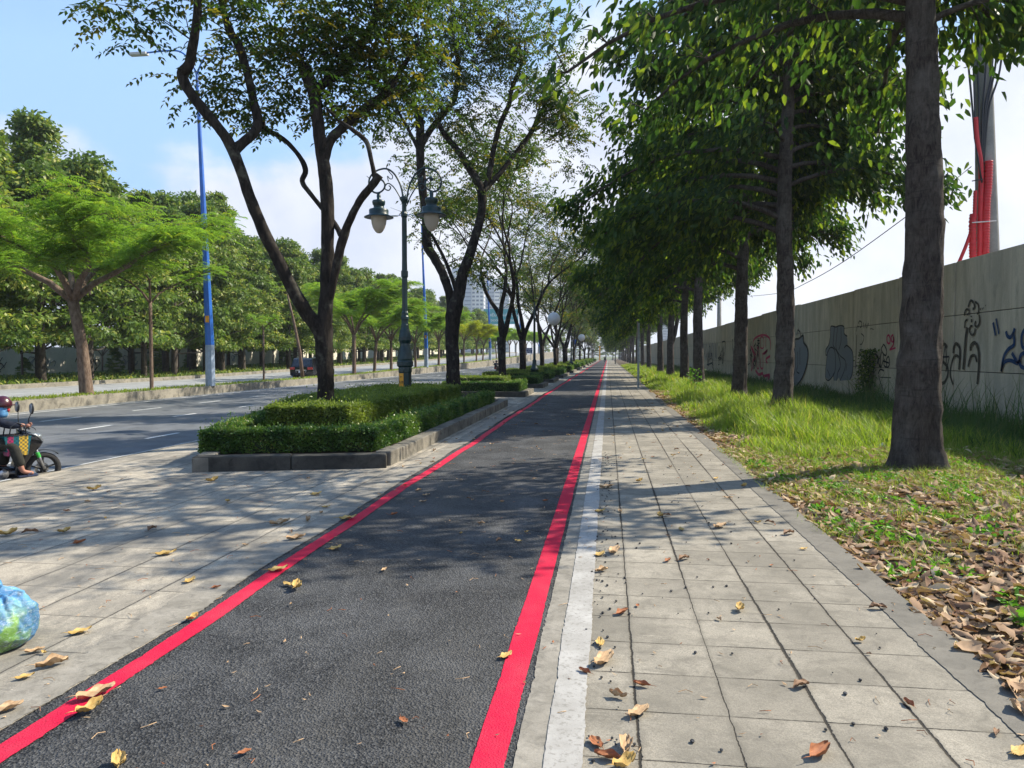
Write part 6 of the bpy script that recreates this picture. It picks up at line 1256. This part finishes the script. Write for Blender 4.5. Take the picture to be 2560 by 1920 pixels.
# black sport utility car on the far road
def car():
    Y = 60.; X = -24.5; o = empty('parked_car', (X, Y, ramp(Y)), 0, 'black sport utility car seen from behind on the far road', 'car'); o.name = 'suv_car'
    m = one('black_gloss'); w = .96
    side = [(-2.4, .45), (-2.45, .75), (-2.4, 1.12), (-2.15, 1.72), (-1.9, 1.84), (.3, 1.86), (1.1, 1.22), (2.2, 1.05), (2.45, .8), (2.42, .42), (2.0, .35), (-2.0, .35)]
    def ring(s, k): return [(s * w * (k if z > 1.2 else 1) , y, z) for y, z in side]
    n = len(side); V = ring(-1, .86) + ring(1, .86); m.add(V, [tuple(range(n)), tuple(range(2 * n - 1, n - 1, -1))] + [(i, n + i, n + (i + 1) % n, (i + 1) % n) for i in range(n)]); bo = link('body', m.mesh('body', False, .05), o)
    m = one('car_glass'); m.quad((-.72, -2.375, 1.22), (.72, -2.375, 1.22), (.68, -2.17, 1.70), (-.68, -2.17, 1.70)); link('rear_window', m.mesh('rear_window'), bo)
    m = one('car_glass')
    for s in (-1, 1): x = s * (w * .9 + .035); m.quad((x, -2.0, 1.25), (x, .9, 1.25), (x - s * .05, .25, 1.72), (x - s * .05, -1.85, 1.72))
    link('side_window', m.mesh('side_window'), bo)
    for s in (-1, 1):
        m = one('tail_red'); m.box((min(s * .55, s * .95), -2.5, .92), (max(s * .55, s * .95), -2.38, 1.12)); link('tail_light', m.mesh('tail_light', False, .02), bo)
        for y in (-1.5, 1.5):
            m = one('tyre'); wheel(m, (0, 0, 0), .38, .25); q = link('wheel', m.mesh('wheel', True), o); q.rotation_euler = (0, 0, R(90)); q.location = (s * .85, y, .38)
            m = one('steel'); m.lathe([(.27, -.03), (.27, .03), (.05, .05)], 20, (0, 0, 0), Matrix.Rotation(R(90), 3, 'X')); link('hubcap', m.mesh('hubcap'), q)
    m = one('steel'); m.box((-.42, -2.49, .84), (.42, -2.455, .92)); m.tube([(-.45, -2.48, .9), (-.38, -2.5, .68)], .025, 6); m.tube([(.45, -2.48, .9), (.38, -2.5, .68)], .025, 6); link('chrome_trim', m.mesh('chrome_trim'), bo)
    m = one('sign_white'); m.box((-.2, -2.5, .68), (.2, -2.46, .83)); link('licence_plate', m.mesh('licence_plate'), bo)
    m = one('fixture_grey')
    for s in (-1, 1): m.tube([(s * .68, -1.7, 1.9), (s * .68, .1, 1.9)], .03, 6)
    link('roof_rail', m.mesh('roof_rail'), o)
car()

# ================================================================ BLUE RUBBISH BAG
def bag():
    c = atZ(-45, 1640, 0); o = empty('rubbish_bag', (c.x, c.y + .12, 0), 0, 'knotted blue plastic bag stuffed with green rubbish at the left frame edge', 'bag'); m = one('blue_bag_film'); n = 130; k = 80; V = []
    for i in range(k + 1):
        t = i / k; ph = math.pi * t
        for j in range(n):
            a = 2 * math.pi * j / n; r = .235 * math.sin(ph) ** .5 * (1.06 - .32 * t); z = .36 * (1 - math.cos(ph)) / 2
            v = Vector((math.cos(a), math.sin(a), t * 2)); w = noise.noise(v * 2.3); q = 1 - abs(noise.noise(v * 4.2 + Vector((w, 0, 0)))) * 2.2; q2 = 1 - abs(noise.noise(v * 9)) * 2
            r *= 1 + .20 * noise.noise(v * 1.5) + .035 * q + .012 * q2 + .06 * math.sin(a * 13 + 6 * w) * max(0, t - .35) * 1.5; z *= 1 + .16 * noise.noise(v * 2.2) + .012 * q2
            V.append((r * math.cos(a), r * math.sin(a), max(.004, z)))
    m.add(V, [(i * n + j, i * n + (j + 1) % n, (i + 1) * n + (j + 1) % n, (i + 1) * n + j) for i in range(k) for j in range(n)]); link('bag_body', m.mesh('bag_body', True), o)
    m = one('blue_bag_film'); m.ball((-.02, 0, .36), .035, 8); m.tube([(-.02, 0, .36), (-.07, .02, .41), (-.14, .03, .40), (-.17, .05, .37)], [.02, .035, .03, .008], 8, disp=bark_disp(1, .5, 9, 20)); m.tube([(-.02, 0, .36), (.03, -.03, .42), (.08, -.05, .42)], [.02, .035, .01], 8, disp=bark_disp(2, .5, 9, 20)); link('knot', m.mesh('knot', True), o)
bag()
# crushed pale cup lying on the verge
p = atZ(2200, 1115, .05); o = empty('plastic_cup', (p.x, p.y, .05), .6, 'crushed pale teal plastic cup lying left of the nearest trunk', 'cup'); m = one('white_plastic'); m.lathe([(.03, 0), (.042, .11), (.045, .112), (.038, .10), (.027, .01)], 14, (0, 0, 0), Matrix.Rotation(R(80), 3, 'Y')); link('cup_body', m.mesh('cup_body', True), o)

# ================================================================ AIR
t = NT('haze_air'); v = t.n('ShaderNodeVolumePrincipled'); v.inputs['Color'].default_value = (.86, .91, 1, 1); v.inputs['Density'].default_value = .0003; v.inputs['Anisotropy'].default_value = .3
t.t.links.new(v.outputs[0], t.out.inputs['Volume']); MATS['haze_air'] = t.m
m = one('haze_air'); m.box((-1600, -320, -1.6), (1600, 2550, 110)); tag(m.obj('haze'), 'thin pale haze filling the air over the road', 'haze', None, 'stuff')
